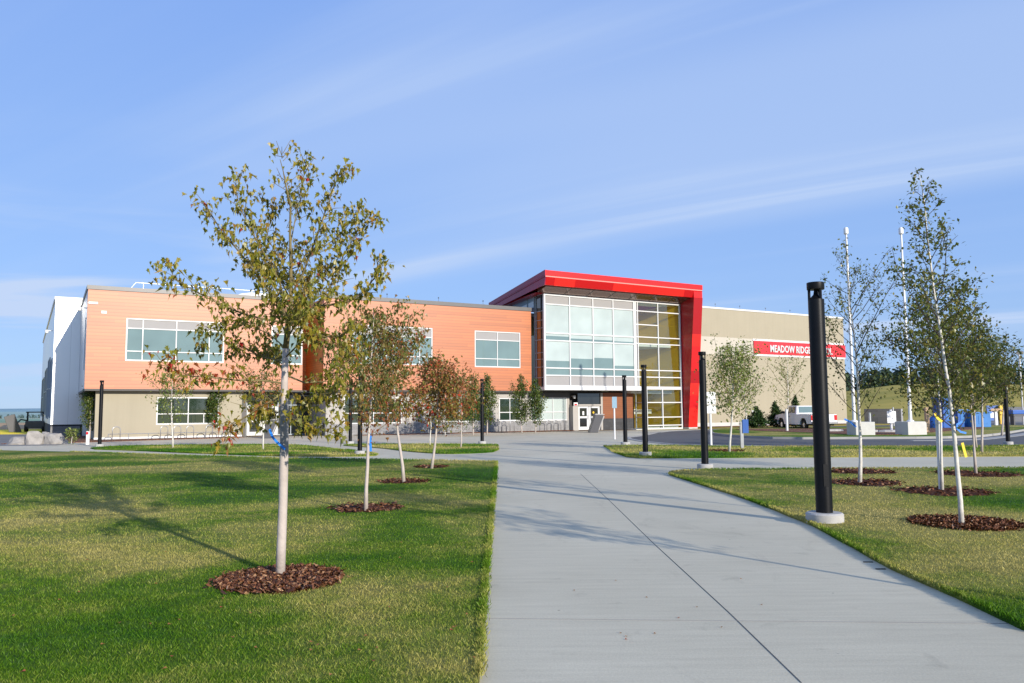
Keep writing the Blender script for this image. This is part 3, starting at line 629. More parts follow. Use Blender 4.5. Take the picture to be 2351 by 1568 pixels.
# glazed box
XB = [30.62, 32.97, 35.2, 37.2]; Y0 = -3.5
ZB = [3.95, 4.26-.0, 4.82, 6.93, 7.5, 9.72]
cut = [5.38, 5.60, 5.71, 5.13]; cut2 = [7.28, 7.16, 7.14, 7.10]
def cbox(i, j, X, Z):
    z = Z[j]
    if j == 0 or j == len(Z)-2: return SP_
    if j == 1: return G_
    if j == 2: return [(G_, Z[j], cut[i]), (BL_, cut[i], Z[j+1])]
    if j == 3: return [(G_, Z[j], cut2[i]), (BL_, cut2[i], Z[j+1])]
    return BL_
gb = window(B, 30.6, 39.4, 3.37, 10.52, Y0, (32.97, 35.2, 37.2), (4.26, 4.82, 6.93, 7.5, 9.72), cbox, bar=.09, edge=.13, depth=.14, name='glazed_box', label='white framed upper glazing with blinds half drawn')
a = MB(); a.box(30.56, 40.5, Y0-.05, -1.51, 3.145, 3.365); a.build('box_base', M['frame'], B)
a = MB(); a.box(30.6, 39.4, Y0+.4, Y0+.5, 3.37, 10.5); a.build('back_panel', M['soffit'], B)
# left return of the box
window(B, -3.34, -2.05, 3.37, 10.5, 30.6, (-2.3,), (4.1, 4.9, 5.5, 6.0, 7.0, 7.9, 8.5, 9.2), lambda i, j, X, Z: ('pane', 'brown_glass') if j not in (0, 8) else DG_, axis='x', name='side_glazing', frame='frame_grey', bar=.05, edge=.05)
window(B, -2.0, 4.5, 9.58, 10.5, 30.62, (-1.0, 1.5), (), lambda i, j, X, Z: ('pane', 'sky_glass'), axis='x', name='clerestory_window', frame='frame_grey', bar=.05, edge=.04)
# full height glazing at right with a real room behind
tall = (39.42, 44.36)
tg = window(B, 39.42, 44.36, 3.37, 10.52, Y0, (39.72, 41.88), (4.26, 4.82, 7.0, 7.55, 8.57, 9.69), lambda i, j, X, Z: (('pane', 'clear') if i else SP_), bar=.08, edge=.12, depth=.14, name='stair_glazing', label='tall white framed glazing of the stair hall', skip=((2, 5),))
window(B, 40.45, 44.36, -.03, 3.366, Y0+.001, (42.2,), (.30, .97, 2.18), lambda i, j, X, Z: ('pane', 'clear'), bar=.08, edge=.12, depth=.14, name='stair_glazing')
window(B, -3.34, -2.05, 0, 3.0, 40.45, (), (.97, 1.4, 2.18), lambda i, j, X, Z: ('pane', 'clear'), axis='x', name='side_glazing', bar=.05, edge=.06)
a = MB(); a.box(39.5, 46, 1.5, 1.7, 0, 10.5); a.build('hall_back_wall', M['plaster'], B)
a = MB(); a.hexa([(44.22, -3.3, 0), (44.38, -3.3, 0), (44.38, 1.49, 0), (42.7, 1.49, 0), (44.22, -3.3, 10.5), (44.38, -3.3, 10.5), (44.38, 1.49, 10.5), (42.2, 1.49, 10.5)]); a.build('hall_side_wall', M['mustard'], B)
a = MB(); 0
for q in ((39.61, 44.19, -2.6, 1.49, 2.95, 3.2), (39.61, 44.19, -2.6, 1.49, 6.85, 7.05), (39.5, 44.19, -3.3, 1.49, -.03, .02)): a = MB(); a.box(*q); a.build('hall_floor', M['slab'], B)
a = MB(); a.box(40.6, 44.1, -3.2, -3.0, .03, .28); a.build('bench', M['slab'], B)
a = MB(); a.box(40.8, 42.9, -1.2, -1.1, 1.25, 1.6); a.build('hall_counter', M['slab'], B); a = MB(); a.box(41.3, 43.8, .9, 1.0, 1.2, 1.65); a.build('hall_counter', M['slab'], B); a = MB(); a.box(40.9, 42.2, .8, .9, 8.4, 8.5); a.build('hall_lamp', M['slab'], B)
a = MB(); a.box(39.44, 39.6, Y0+.2, 1.4, 3.3, 10.4); a.box(39.45, 44.3, Y0+.15, 1.4, 10.4, 10.5); a.build('hall_partition', M['plaster'], B)
# red canopy: sloping roof slab with stepped fascia, and the right leg
def ry(y): return 12.0-(y+5.15)*.165
yF, yB, xL, xR = -5.15, 3.6, 29.7, 45.4
a = MB(); a.prism([(yF, ry(yF)), (yB, ry(yB)), (yB, ry(yB)-.30), (yF, ry(yF)-.40)], xL+.003, xR, 'x'); a.build('canopy_roof', M['red'], B, label='bright red upper band of the canopy')
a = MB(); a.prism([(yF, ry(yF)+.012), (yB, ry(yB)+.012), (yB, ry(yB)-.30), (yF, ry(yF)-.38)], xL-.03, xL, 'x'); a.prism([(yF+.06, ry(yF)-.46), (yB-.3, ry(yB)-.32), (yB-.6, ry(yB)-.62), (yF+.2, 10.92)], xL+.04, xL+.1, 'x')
a.prism([(yF+.03, ry(yF)-.38), (yB-.1, ry(yB)-.26), (yB-.1, ry(yB)-.36), (yF+.03, ry(yF)-.47)], xL-.01, xL+.04, 'x'); a.build('side_fascia', M['plum'], B, label='side of the canopy darkened to plum for shade')
a = MB(); a.box(xL+.05, xR-.02, yF+.05, yF+.3, 11.50, 11.60); a.build('fascia_groove', plain('pale_red_drip_edge', (.85, .28, .24), .3, .03), B)
a = MB(); x0, x1 = xL+.1, xR-.01
a.hexa([(x0, yF+.22, 10.92), (x1, yF+.22, 10.92), (x1, yF+.5, 10.92), (x0, yF+.5, 10.92), (x0, yF+.02, 11.50), (x1, yF+.02, 11.50), (x1, yF+.5, 11.50), (x0, yF+.5, 11.50)]); a.build('lower_fascia', M['red_panels'], B, label='lower fascia of alternating red panels')
a = MB(); a.hexa([(xL+.35, yF+.5, 10.86), (44.38, yF+.5, 10.86), (44.38, Y0-.0, 10.54), (xL+.35, Y0-.0, 10.54), (xL+.35, yF+.5, 11.4), (44.38, yF+.5, 11.4), (44.38, Y0-.0, 11.3), (xL+.35, Y0-.0, 11.3)]); a.build('soffit_panel', M['bronze_soffit'], B)
for k in range(6):
    a = MB(); a.hexa([(32.4+2.1*k, yF+.5, 10.84), (32.46+2.1*k, yF+.5, 10.84), (32.46+2.1*k, Y0-.02, 10.53), (32.4+2.1*k, Y0-.02, 10.53), (32.4+2.1*k, yF+.5, 10.862), (32.46+2.1*k, yF+.5, 10.862), (32.46+2.1*k, Y0-.02, 10.55), (32.4+2.1*k, Y0-.02, 10.55)])
    a.build('soffit_joint', M['cap'], B)
a = MB(); a.prism([(-3.48, 10.56), (3.4, 10.3), (3.4, 10.0), (-3.3, 10.52)], 30.0, 44.3, 'x'); a.build('ceiling', M['shade_red'], B)
# leg: front edge leans outwards
a = MB(); a.hexa([(44.42, -4.1, .1), (45.4, -4.1, .1), (45.4, 0, .1), (44.42, 0, .1), (44.42, -5.13, 10.915), (45.4, -5.13, 10.915), (45.4, 0, 10.915), (44.42, 0, 10.915)])
lg = a.build('canopy_leg', [M['red_leg'], M['shade_red']], B, label='leaning red leg of the canopy')
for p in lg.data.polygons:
    if p.normal.x < -.5: p.material_index = 1  # left-facing side takes the darker reds painted as shade
a = MB(); a.box(44.42, 45.4, -4.12, 0, -.02, .098); a.build('leg_base', M['plinth'], B)
a = MB(); a.box(44.45, 45.39, -5.1, -.1, 10.917, 11.49); a.build('leg_head', M['red'], B)
# gymnasium
a = MB(); a.box(45.402, 70.15, 0, 26, -.05, 10.95); a.build('gymnasium_wall', M['beige'], B, label='tall windowless beige wall')
a = MB(); a.box(45.405, 70.2, -.05, 26, 10.952, 11.12); a.build('parapet_coping', M['white_cap'], B)
a = MB(); a.box(45.41, 70.15, -.02, -.002, 6.66, 8.31); a.build('wall_band', M['beige_pale'], B, label='paler band across the gymnasium wall')
a = MB(); a.box(45.41, 70.15, -.04, -.002, -.05, .35); a.build('base_course', M['plinth'], B)
sg = MB(); sg.box(56.73, 70.17, -.14, -.022, 6.88, 8.14); sg = sg.build('school_sign', plain('red_sign_panel', (.72, .035, .045), .35, .04, 1), B, label='red sign reading MEADOW RIDGE SCHOOL')
a = MB(); a.box(56.6, 70.16, -.08, -.022, 8.142, 8.33); a.box(56.6, 70.16, -.08, -.022, 6.68, 6.878); a.build('sign_border', M['white_metal'], sg)
def text(parent, txt, x0, x1, z0, z1, y, mat, name='lettering', rev=False):
    cu = bpy.data.curves.new('t', 'FONT'); cu.body = txt; cu.size = 1; cu.extrude = .05; cu.offset = .022; cu.resolution_u = 2
    t = bpy.data.objects.new('t', cu); S.collection.objects.link(t); bpy.context.view_layer.update()
    me = bpy.data.meshes.new_from_object(t.evaluated_get(bpy.context.evaluated_depsgraph_get())); bpy.data.objects.remove(t)
    v = np.empty(len(me.vertices)*3); me.vertices.foreach_get('co', v); v = v.reshape(-1, 3); lo, hi = v.min(0), v.max(0)
    n = np.empty_like(v); n[:, 0] = x0+(v[:, 0]-lo[0])/(hi[0]-lo[0])*(x1-x0); n[:, 2] = z0+(v[:, 1]-lo[1])/(hi[1]-lo[1])*(z1-z0); n[:, 1] = y-(v[:, 2]-lo[2])*.9
    me.vertices.foreach_set('co', n.ravel()); me.materials.clear(); me.update(); return link(name, me, mat, parent)
text(sg, 'MEADOW RIDGE SCHOOL', 58.85, 67.97, 7.08, 7.80, -.14, M['frame'])
# white wing at far left
SWING = []
a = MB(); a.box(-1.62, .351, 10.502, 52, .84, 9.7); a.box(.351, 12, 10.52, 40, -.05, 8.9); SWING.append(a.build('white_wing_wall', M['white_clad'], B, label='white metal clad wing behind the left corner'))
a = MB(); a.box(-1.70, .33, 10.44, 52.1, 9.702, 9.92); SWING.append(a.build('parapet_coping', M['white_cap'], B))
a = MB(); a.box(-1.60, .64, 10.53, 52, -.05, .838); SWING.append(a.build('block_base', M['dark_block'], B, label='block base of the white wing, darkened for shade'))
a = MB(); a.box(-1.62, .2, 10.49, 10.529, -.05, .72); SWING.append(a.build('block_base', M['grey_block'], B))  # base split in colour: sunlit front end paler, shaded rest dark
for k, (ya, yb, za, zb) in enumerate(((12, 15.5, 1.3, 5.6), (17.5, 22.5, 1.2, 6.0), (26, 33, 1.5, 5.6), (37, 46, 1.3, 5.2))):
    SWING.append(window(B, ya, yb, za, zb, -1.70, ((ya+yb)/2,), ((za+zb)/2,), lambda i, j, X, Z: ('pane', 'blue_glass'), axis='x', frame='frame_grey', depth=.079))
SW = Matrix.Rotation(rad(1.17), 4, 'Z'); PV = Vector((-1.62, 10.5, 0))      # this wing stands a degree off the main grid
for o in SWING: o.matrix_local = Matrix.Translation(PV) @ SW @ Matrix.Translation(-PV)
# roof rail, vault, rods, cameras
a = MB(); a.tube([(2.3, 1.6, 9.35), (2.75, 1.6, 9.98), (7.5, 1.6, 9.98), (12.5, 1.6, 9.95)], .016, 6)
for x in (3.2, 6.6, 10.0, 12.4): a.tube([(x, 1.6, 9.1), (x, 1.6, 9.97)], .02, 6)
a.build('roof_rail', M['steel'], B)
a = MB(); a.prism([(11.3+2.6*math.cos(t)*1.0, 9.2+1.15*math.sin(t)) for t in np.linspace(0, math.pi, 13)], 5.0, 9.0, 'y'); a.build('roof_vault', M['white_cap'], B, smooth=True)
for x, y, z in ((18.6, -1.7, 9.55), (22.6, -1.7, 9.55), (26.3, -1.7, 9.55), (52.0, .1, 11.1), (55.2, .1, 11.1), (58.7, .1, 11.1), (62.2, .1, 11.1), (65.4, .1, 11.1)):
    r = MB(); r.tube([(x, y, z), (x, y, z+.28)], .012, 5); r.lathe([(.0, .26), (.05, .3), (.05, .34), (.0, .38)], 8, (x, y, z)); r.build('lightning_rod', M['dark_bin'], B)
def cam_fix(x, y, z, dx, dy, name='security_camera'):
    c = MB(); c.tube([(x, y, z), (x+dx*.35, y+dy*.35, z)], .035, 6); c.lathe([(.0, -.22), (.10, -.18), (.13, -.05), (.13, .02), (.05, .06)], 12, (x+dx*.4, y+dy*.4, z)); c.build(name, M['white_metal'], B, smooth=True)
cam_fix(0, 1.0, 8.1, -1, 0); cam_fix(-1.7, 12, 7.6, -1, 0); cam_fix(34.6, -1.22, 2.72, 0, -1); 
for q in ((.05, .55, -.05, -.002, 8.25, 8.38), (.75, 1.05, -.05, -.002, 7.7, 7.86)): a = MB(); a.box(*q); a.build('wall_light', M['white_metal'], B)
a = MB(); a.box(34.25, 34.62, -2.06, -2.002, 1.96, 2.2); a = a.build('notice_board', M['sign_white'], B); b_ = MB(); b_.box(34.3, 34.55, -2.07, -2.061, 1.98, 2.10); b_.build('red_panel', M['tail_red'], a)
a = MB(); a.tube([(26.95, -1.53, 1.0), (26.95, -1.75, 1.0)], .11, 10); a.build('fire_connection', M['tail_red'], B, label='round red fire connection on the grey wall')
for x, c in ((35.3, 'sign_white'), (36.3, 'yellow_plastic')):
    a = MB(); a.box(x-.08, x+.08, -1.852, -1.842, 1.2, 1.5) if c == 'sign_white' else a.tube([(x, -1.85, 1.4), (x, -1.842, 1.4)], .09, 12); a.build('door_notice', M[c], B)
# mulch beds along the walls
def bw2(x, y): p = BW(x, y); return (p.x, p.y)
sheet('mulch_bed', densify([bw2(-2.2, 10.3), bw2(.6, 10.3), bw2(.6, .55), bw2(9.2, .55), bw2(9.2, -1.0), bw2(4.5, -2.1), bw2(-.2, -3.6), bw2(-4.0, -2.9), bw2(-2.4, 1)], .7, .06), .03, M['mulch'], 'stuff', 0., label='red brown bark mulch bed at the left corner of the school', cat='mulch')
sheet('mulch_bed', densify([bw2(16.3, -1.5), bw2(34.1, -1.55), bw2(34.1, -2.3), bw2(28, -2.9), bw2(20, -3.2), bw2(16.3, -2.6)], .7, .05), .03, M['mulch'], 'stuff', 0., label='red brown bark mulch bed along the grey block base', cat='mulch')
sheet('mulch_bed', densify([bw2(46, -.1), bw2(70, -.1), bw2(70, -1.8), bw2(58, -2.2), bw2(46, -1.4)], .7, .05), .02, M['mulch'], 'stuff', 0., label='bark mulch bed along the beige gymnasium wall', cat='mulch')
sheet('mulch_bed', densify(poly([(1690, 990.5), (1700, 988.5), (1960, 988.5), (2130, 988), (2260, 984.5), (2262, 988), (2160, 996), (2068, 1003.5), (1958, 1003.5), (1880, 999), (1760, 994.5)]), .7, .06), .15, M['mulch'], 'stuff', .12, label='red brown mulch on the turning circle island', cat='mulch')
#@@OBJECTS@@
# ---------------------------------------------------------------- trees
def trunk_curve(h, lean=(0, 0), wob=.03, n=9, seed=0):
    g = random.Random(seed); pts = []; ox = oy = 0
    for i in range(n):
        t = i/(n-1); 
        if i: ox += g.uniform(-wob, wob); oy += g.uniform(-wob, wob)
        pts.append(Vector((lean[0]*t+ox, lean[1]*t+oy, h*t)))
    return pts
def along(pts, t):
    L = [(pts[i+1]-pts[i]).length for i in range(len(pts)-1)]; s = t*sum(L)
    for i, l in enumerate(L):
        if s <= l or i == len(L)-1: return pts[i].lerp(pts[i+1], min(1, s/max(l, 1e-6))), (pts[i+1]-pts[i]).normalized()
        s -= l
MAPLE = [(0, 0), (.10, .12), (.34, .08), (.28, .22), (.50, .38), (.26, .42), (.22, .62), (.10, .55), (0, 1.0), (-.10, .55), (-.22, .62), (-.26, .42), (-.50, .38), (-.28, .22), (-.34, .08), (-.10, .12)]
def leaf(mb, p, size, g, shape='quad', droop=.6, rnd=None):
    a = g.uniform(0, 2*math.pi); el = g.uniform(-1.3, .5)-droop*.4 if shape != 'maple' else g.uniform(-1.75, -.15)
    d = Vector((math.cos(a)*math.cos(el), math.sin(a)*math.cos(el), math.sin(el)))
    s = Vector((-math.sin(a), math.cos(a), 0)); s = (s+Vector((0, 0, g.uniform(-.8, .8)))); s = (s-d*s.dot(d)).normalized(); u = d.cross(s)
    r = g.random() if rnd is None else rnd
    if shape == 'maple':
        kx, kc = g.uniform(.45, .95), g.uniform(.2, .9); vs = [p+(d*q[1]*1.1+s*q[0]*kx+u*(abs(q[0])*kc-g.uniform(.1, .4)*q[1]*q[1]))*size for q in MAPLE]; mb.add(vs, [(0,)+tuple(k for k in (1, 2, 3, 4, 5, 6, 7, 8)), (0, 8, 9, 10, 11, 12, 13, 14, 15)], r)
    else:
        w = size*.34; mb.add([p, p+d*size*.5+s*w, p+d*size, p+d*size*.5-s*w+u*size*.1], [(0, 1, 2, 3)], r)
def place(root_loc, name, label, cat, group): return empty(name, root_loc, 0, label=label, cat=cat, group=group)
def tree(base, h, label, leafm, name='young_tree', cat='tree', group=None, crown0=.35, width=1., n=26, leaves=1500, size=.06, tr=.045, lean=(0, 0), up=.9, prof=None, seed=1, bark='birch', limbm='dark_limb', shape='quad', wob=.03, cluster=.12, trunk=None, twigs=3, rndshift=None, tip=.15):
    g = random.Random(seed); root = place(base, name, label, cat, group)
    pts = trunk or trunk_curve(h, lean, wob, 10, seed); N = len(pts)
    mb = MB(); mb.tube(pts, [tr*(1-.86*(i/(N-1))**.9)*(1.12 if i == 0 else 1) for i in range(N)], 9); mb.build('trunk', M[bark], root, smooth='all')
    lm = MB(); sites = []
    for k in range(n):
        t = (k+g.uniform(0, .7))/n; z = crown0+(1-crown0)*t*.97; p, d = along(pts, z)
        R = width*(prof(t) if prof else math.sin(math.pi*min(1, .18+.82*t*.98))**.8)*g.uniform(.65, 1.15)
        a = k*2.39996+g.uniform(-.5, .5); el = up*g.uniform(.75, 1.2); L = R/max(.25, math.cos(el))
        L = min(L, (h*1.02-p.z)/max(.2, math.sin(el))+.15); q = p; seg = []; dv = Vector((math.cos(a)*math.cos(el*.7), math.sin(a)*math.cos(el*.7), math.sin(el*.7)))
        for i in range(5):
            seg.append(q); dv = (dv+Vector((g.uniform(-.16, .16), g.uniform(-.16, .16), .12*math.sin(el)))).normalized(); q = q+dv*L/4
        r0 = min(tr*.4, .004+L*.0055); lm.tube(seg, [r0*(1-.75*i/4) for i in range(5)], 5, False)
        sites.append((seg, L))
        for j in range(twigs):
            s0, d0 = along(seg, g.uniform(.3, .95)); dd = (d0+Vector((g.uniform(-1, 1), g.uniform(-1, 1), g.uniform(-.4, .8)))*.8).normalized(); l2 = L*g.uniform(.2, .45)
            tw = [s0, s0+dd*l2*.5+Vector((0, 0, .02)), s0+dd*l2+Vector((0, 0, -.01))]; lm.tube(tw, [r0*.45, r0*.35, r0*.2], 4, False); sites.append((tw, l2*1.3))
    lm.build('limbs', M[limbm], root)
    lf = MB(); tot = sum(s[1] for s in sites)
    for seg, L in sites:
        c = leaves*L/tot; c = int(c)+(g.random() < c-int(c)); base_r = g.uniform(-.18, .18)
        for i in range(c):
            p, d = along(seg, g.uniform(tip, 1.0)); p = p+Vector((g.gauss(0, 1), g.gauss(0, 1), g.gauss(0, 1)))*cluster*min(1, .35+L)*.6
            r = g.random()*.75+base_r+.12
            if rndshift: r += rndshift(p.z/h)
            leaf(lf, p, size*g.uniform(.6, 1.3), g, shape, rnd=min(1, max(0, r)))
    if lf.v: lf.build('crown', leafm, root)
    return root
def mulch_ring(c, rx, label, near=False, seed=3):
    g = random.Random(seed); pts = []
    for k in range(40):
        a = k/40*2*math.pi; r = rx*(1+.09*math.sin(3*a+seed)+.06*math.sin(7*a+seed*2)+g.uniform(-.035, .035)); pts.append((c.x+r*math.cos(a), c.y+r*math.sin(a)))
    mb = MB(); rings = [1, .75, .5, .25]; n = 40
    vs = [(c.x+(p[0]-c.x)*q, c.y+(p[1]-c.y)*q, (.032 if q == 1 else .05+g.uniform(-.012, .012)+(1-q)*.02)) for q in rings for p in pts]+[(c.x, c.y, .075)]
    fs = [(i*n+k, i*n+(k+1) % n, (i+1)*n+(k+1) % n, (i+1)*n+k) for i in range(3) for k in range(n)]+[(3*n+k, 3*n+(k+1) % n, 4*n) for k in range(n)]
    mb.add(vs, fs, .3); cnt = 5200 if near else 420
    for k in range(cnt):
        a = g.uniform(0, 2*math.pi); r = rx*math.sqrt(g.random())*(1.02 if g.random() < .94 else 1.2); l = g.uniform(.007, .034)*(1 if near else 1.8); w = l*g.uniform(.3, .6); t = g.uniform(0, math.pi); x, y = c.x+r*math.cos(a), c.y+r*math.sin(a); z = .062+g.uniform(-.01, .02)
        dx, dy = math.cos(t)*l, math.sin(t)*l; ex, ey = -math.sin(t)*w, math.cos(t)*w; q = g.uniform(-.02, .02); h = g.uniform(0, .015)
        mb.add([(x-dx, y-dy, z-q), (x+ex, y+ey, z+h), (x+dx, y+dy, z+q), (x-ex, y-ey, z-h)], [(0, 1, 2, 3)], g.random())
    link('mulch_ring', mb.mesh('mulch_ring'), M['chip'], kind='stuff', label=label, cat='mulch'); RINGS.append((c.x, c.y, rx))
def lawnz(p): return Vector((p.x, p.y, .035))
# the big maple, limb by limb from the photograph
def big_maple():
    base = lawnz(gp(643, 1333)); root = place(base, 'maple_tree', 'tallest young maple with olive leaves, blue ribbon and grey sleeve, nearest on the left lawn', 'tree', 'young maples along the left of the path')
    g = random.Random(11)
    def P(u, v, dy=0.):
        q = at(base, u, v); k = (base.y+dy)/base.y; return Vector((q.x*k, q.y*k, EYE+(q.z-EYE)*k))-base
    tk = [(643, 1333, .047), (646, 1250, .046), (650, 1150, .043), (651, 1080, .045), (652, 1050, .042), (653, 960, .037), (653, 880, .034), (656, 800, .031), (662, 745, .030), (668, 690, .020), (668, 620, .017), (666, 540, .013), (667, 470, .010), (656, 425, .008), (650, 392, .005), (643, 366, .003)]
    mb = MB(); mb.tube([P(u, v) for u, v, r in tk[:8]], [r for u, v, r in tk[:8]], 14); mb.build('trunk', M['bark'], root, smooth='all')
    mb = MB(); mb.tube([P(u, v) for u, v, r in tk[7:]], [r for u, v, r in tk[7:]], 10); mb.build('leader', M['limb'], root, smooth='all')
    gd = MB(); gd.tube([P(652.4, 1040), P(653, 985), P(653, 930)], [.0425, .041, .040], 14, False); gd.build('trunk_sleeve', plain('grey_sleeve', (.23, .225, .22), .7, .08), root, smooth='all')
    B_ = [  # ((u, v, depth) points), root radius
        ([(660, 741, 0), (610, 735, -.1), (561, 722, -.25), (499, 695, -.35), (447, 668, -.4), (402, 640, -.45), (388, 612, -.45)], .012),
        ([(663, 735, 0), (640, 695, .1), (605, 652, .2), (570, 610, .3), (543, 571, .4), (510, 535, .45), (490, 500, .45), (470, 465, .5)], .016),
        ([(655, 700, 0), (640, 650, -.15), (623, 608, -.25), (600, 565, -.35), (577, 528, -.4), (553, 480, -.45), (540, 440, -.45), (550, 405, -.45)], .011),
        ([(663, 748, 0), (690, 725, -.15), (722, 706, -.3), (760, 698, -.4), (800, 690, -.45), (840, 668, -.5), (862, 630, -.5), (868, 600, -.5)], .017),
        ([(668, 715, 0), (705, 700, .2), (747, 672, .35), (775, 630, .45), (790, 590, .5), (812, 545, .55), (842, 515, .55), (868, 500, .55)], .012),
        ([(668, 680, 0), (700, 620, -.15), (732, 530, -.25), (750, 470, -.3), (770, 415, -.3), (805, 390, -.3)], .011),
        ([(667, 560, 0), (680, 500, .05), (690, 450, .1), (697, 405, .1), (704, 370, .1)], .007),
        ([(667, 640, 0), (640, 590, .2), (615, 545, .3), (625, 480, .35), (600, 460, .35)], .007),
        ([(668, 650, 0), (700, 590, .3), (740, 570, .45), (780, 545, .6), (830, 470, .6)], .008),
        ([(653, 880, 0), (600, 873, -.1), (545, 872, -.2), (487, 866, -.3), (440, 862, -.35), (400, 848, -.4), (365, 828, -.4)], .012),
        ([(656, 800, 0), (620, 770, .2), (570, 745, .4), (530, 745, .5), (480, 755, .6), (462, 790, .6)], .008),
        ([(653, 900, 0), (615, 925, -.3), (580, 945, -.45), (545, 970, -.55), (518, 1000, -.6)], .010),
        ([(655, 830, 0), (600, 820, .4), (560, 800, .7), (520, 790, .9)], .008),
        ([(653, 950, 0), (690, 972, -.3), (720, 985, -.5), (760, 992, -.6), (785, 975, -.6)], .008),
        ([(654, 860, 0), (700, 880, .2), (745, 878, .35), (785, 850, .45), (815, 800, .5)], .010),
        ([(656, 820, 0), (690, 790, -.3), (730, 775, -.5), (780, 770, -.65), (820, 745, -.7)], .009),
        ([(653, 910, 0), (700, 930, -.35), (735, 925, -.55), (770, 900, -.7), (790, 870, -.75)], .009),
        ([(653, 935, 0), (625, 955, .3), (600, 950, .5), (575, 930, .6)], .006),
        ([(658, 780, 0), (680, 740, -.5), (690, 700, -.9), (700, 660, -1.0)], .010), ([(658, 770, 0), (640, 720, -.5), (630, 680, -.8), (620, 640, -.9)], .010),
        ([(662, 750, 0), (680, 730, .5), (690, 700, .9), (700, 650, 1.1)], .010), ([(655, 840, 0), (640, 830, .6), (620, 810, 1.0)], .008),
        ([(668, 690, 0), (640, 640, .5), (600, 610, .8), (590, 570, .9)], .009), ([(668, 690, 0), (710, 650, .5), (740, 620, .8), (770, 600, .9)], .009)]
    lm = MB(); lf = MB()
    def spray(p, d, n, red):
        for i in range(n):
            q = p+Vector((g.gauss(0, .045), g.gauss(0, .045), g.gauss(0, .042)-.015)); r = min(.74, max(0, g.gauss(.36, .17)))
            if g.random() < red: r = g.uniform(.78, 1)
            leaf(lf, q, g.uniform(.042, .086), g, 'maple', .9, r)
    for pts, r in B_:
        pp = [P(*q) for q in pts]; n = len(pp); pp = [p+Vector((g.uniform(-.012, .012), g.uniform(-.012, .012), g.uniform(-.01, .01))) if i else p for i, p in enumerate(pp)]
        lm.tube(pp, [r*(1-.82*i/(n-1)) for i in range(n)], 6, False); L = sum((pp[i+1]-pp[i]).length for i in range(n-1)); low = pts[-1][1] > 820 and pts[-1][0] < 520
        k = int(L/.040)
        for j in range(k):
            t = .22+.78*(j+g.random())/k; s0, d0 = along(pp, min(1, t)); dd = (d0*g.uniform(.3, 1)+Vector((g.uniform(-1, 1), g.uniform(-1, 1), g.uniform(-.3, 1)))*.9).normalized(); l2 = g.uniform(.07, .30)*(1.15-t*.5)
            tw = [s0, s0+dd*l2*.6+Vector((0, 0, .01)), s0+dd*l2]; lm.tube(tw, [.0035, .0028, .0015], 4, False)
            spray(tw[2], dd, g.randint(3, 5), .30 if low else .02); spray(tw[1], dd, g.randint(1, 3), .30 if low else .02)
        spray(pp[-1], None, 5, .3 if low else .02)
    for j in range(30):
        s0 = P(*[(a+b)/2 for a, b in zip(*g.choice([((668, 690, 0), (667, 560, 0)), ((666, 540, 0), (655, 410, 0)), ((656, 430, 0), (645, 372, 0))]))]); s0 += Vector((g.uniform(-.02, .02), 0, g.uniform(-.25, .25))); dd = Vector((g.uniform(-1, 1), g.uniform(-1, 1), g.uniform(.2, 1))).normalized(); tw = [s0, s0+dd*.1, s0+dd*.18]; lm.tube(tw, [.004, .003, .002], 4, False); spray(tw[2], dd, 3, .03)
    lm.build('limbs', M['limb'], root, smooth='all'); lf.build('crown', L_OLIVE, root)
    mulch_ring(gp(643, 1342), .585, 'red brown mulch ring around the foot of the nearest maple', True, 5)
    rb = MB(); a = P(622, 985)+base; b = P(640, 1015)+base; c = P(658, 1031)+base; off = Vector((0, -.05, 0))
    def strap(mb, pts, w): 
        n = len(pts)
        for s_, sg in ((0, 1), (.003, 1)):
            vs = []
            for i, p in enumerate(pts):
                d = (pts[min(i+1, n-1)]-pts[max(i-1, 0)]).normalized(); u = d.cross(Vector((0, 1, 0))).normalized(); vs += [p+u*w/2+Vector((0, s_, 0)), p-u*w/2+Vector((0, s_, 0))]
            mb.add(vs, [(2*i, 2*i+1, 2*i+3, 2*i+2) for i in range(n-1)])
    strap(rb, [a+off, a.lerp(b, .5)+off*1.3+Vector((-.005, 0, -.01)), b+off*1.1, c+off], .024)
    rb.build('ribbon', M['blue_cloth'], label='blue ribbon hanging across the trunk of the nearest maple', cat='ribbon')
    return strap
strap = big_maple()
MG = 'young maples along the left of the path'
def sight_tree(u, v, top_u, top_v, **k):
    base = lawnz(gp(u, v, .035)); t = at(base, top_u, top_v); return base, t.z-.035, (t.x-base.x, 0.)
b, h, l = sight_tree(840, 1174, 862, 672); tree(b, h*.93, 'maple with mixed green and bronze leaves, second from the camera, blue tag on its trunk', L_MIX, 'maple_tree', group=MG, crown0=.36, width=.74, n=32, leaves=3400, size=.066, tr=.034, lean=l, up=.75, seed=21, bark='bark', limbm='limb', shape='maple', cluster=.16, twigs=4, wob=.02, rndshift=lambda t: .35 if t < .5 else 0)
mulch_ring(gp(840, 1172), .62, 'mulch ring at the foot of the second maple', False, 8)
b, h, l = sight_tree(927, 1110, 890, 735); tree(b, h*.93, 'maple with russet brown leaves and a leaning trunk, third from the camera', L_RUSSET, 'maple_tree', group=MG, crown0=.38, width=.82, n=30, leaves=3000, size=.085, tr=.040, lean=l, up=.7, seed=22, bark='bark', limbm='limb', cluster=.2, twigs=4, wob=.02)
mulch_ring(gp(927, 1109), .6, 'mulch ring at the foot of the leaning russet maple', False, 9)
b, h, l = sight_tree(991, 1076, 1012, 822); tree(b, h*.94, 'round russet maple beside the path junction, fourth from the camera', L_RUSSET, 'maple_tree', group=MG, crown0=.34, width=1.02, n=34, leaves=3600, size=.095, tr=.042, lean=l, up=.75, seed=23, bark='bark', limbm='limb', cluster=.22, twigs=4, wob=.02, prof=lambda t: (1-t*.75)**.6)
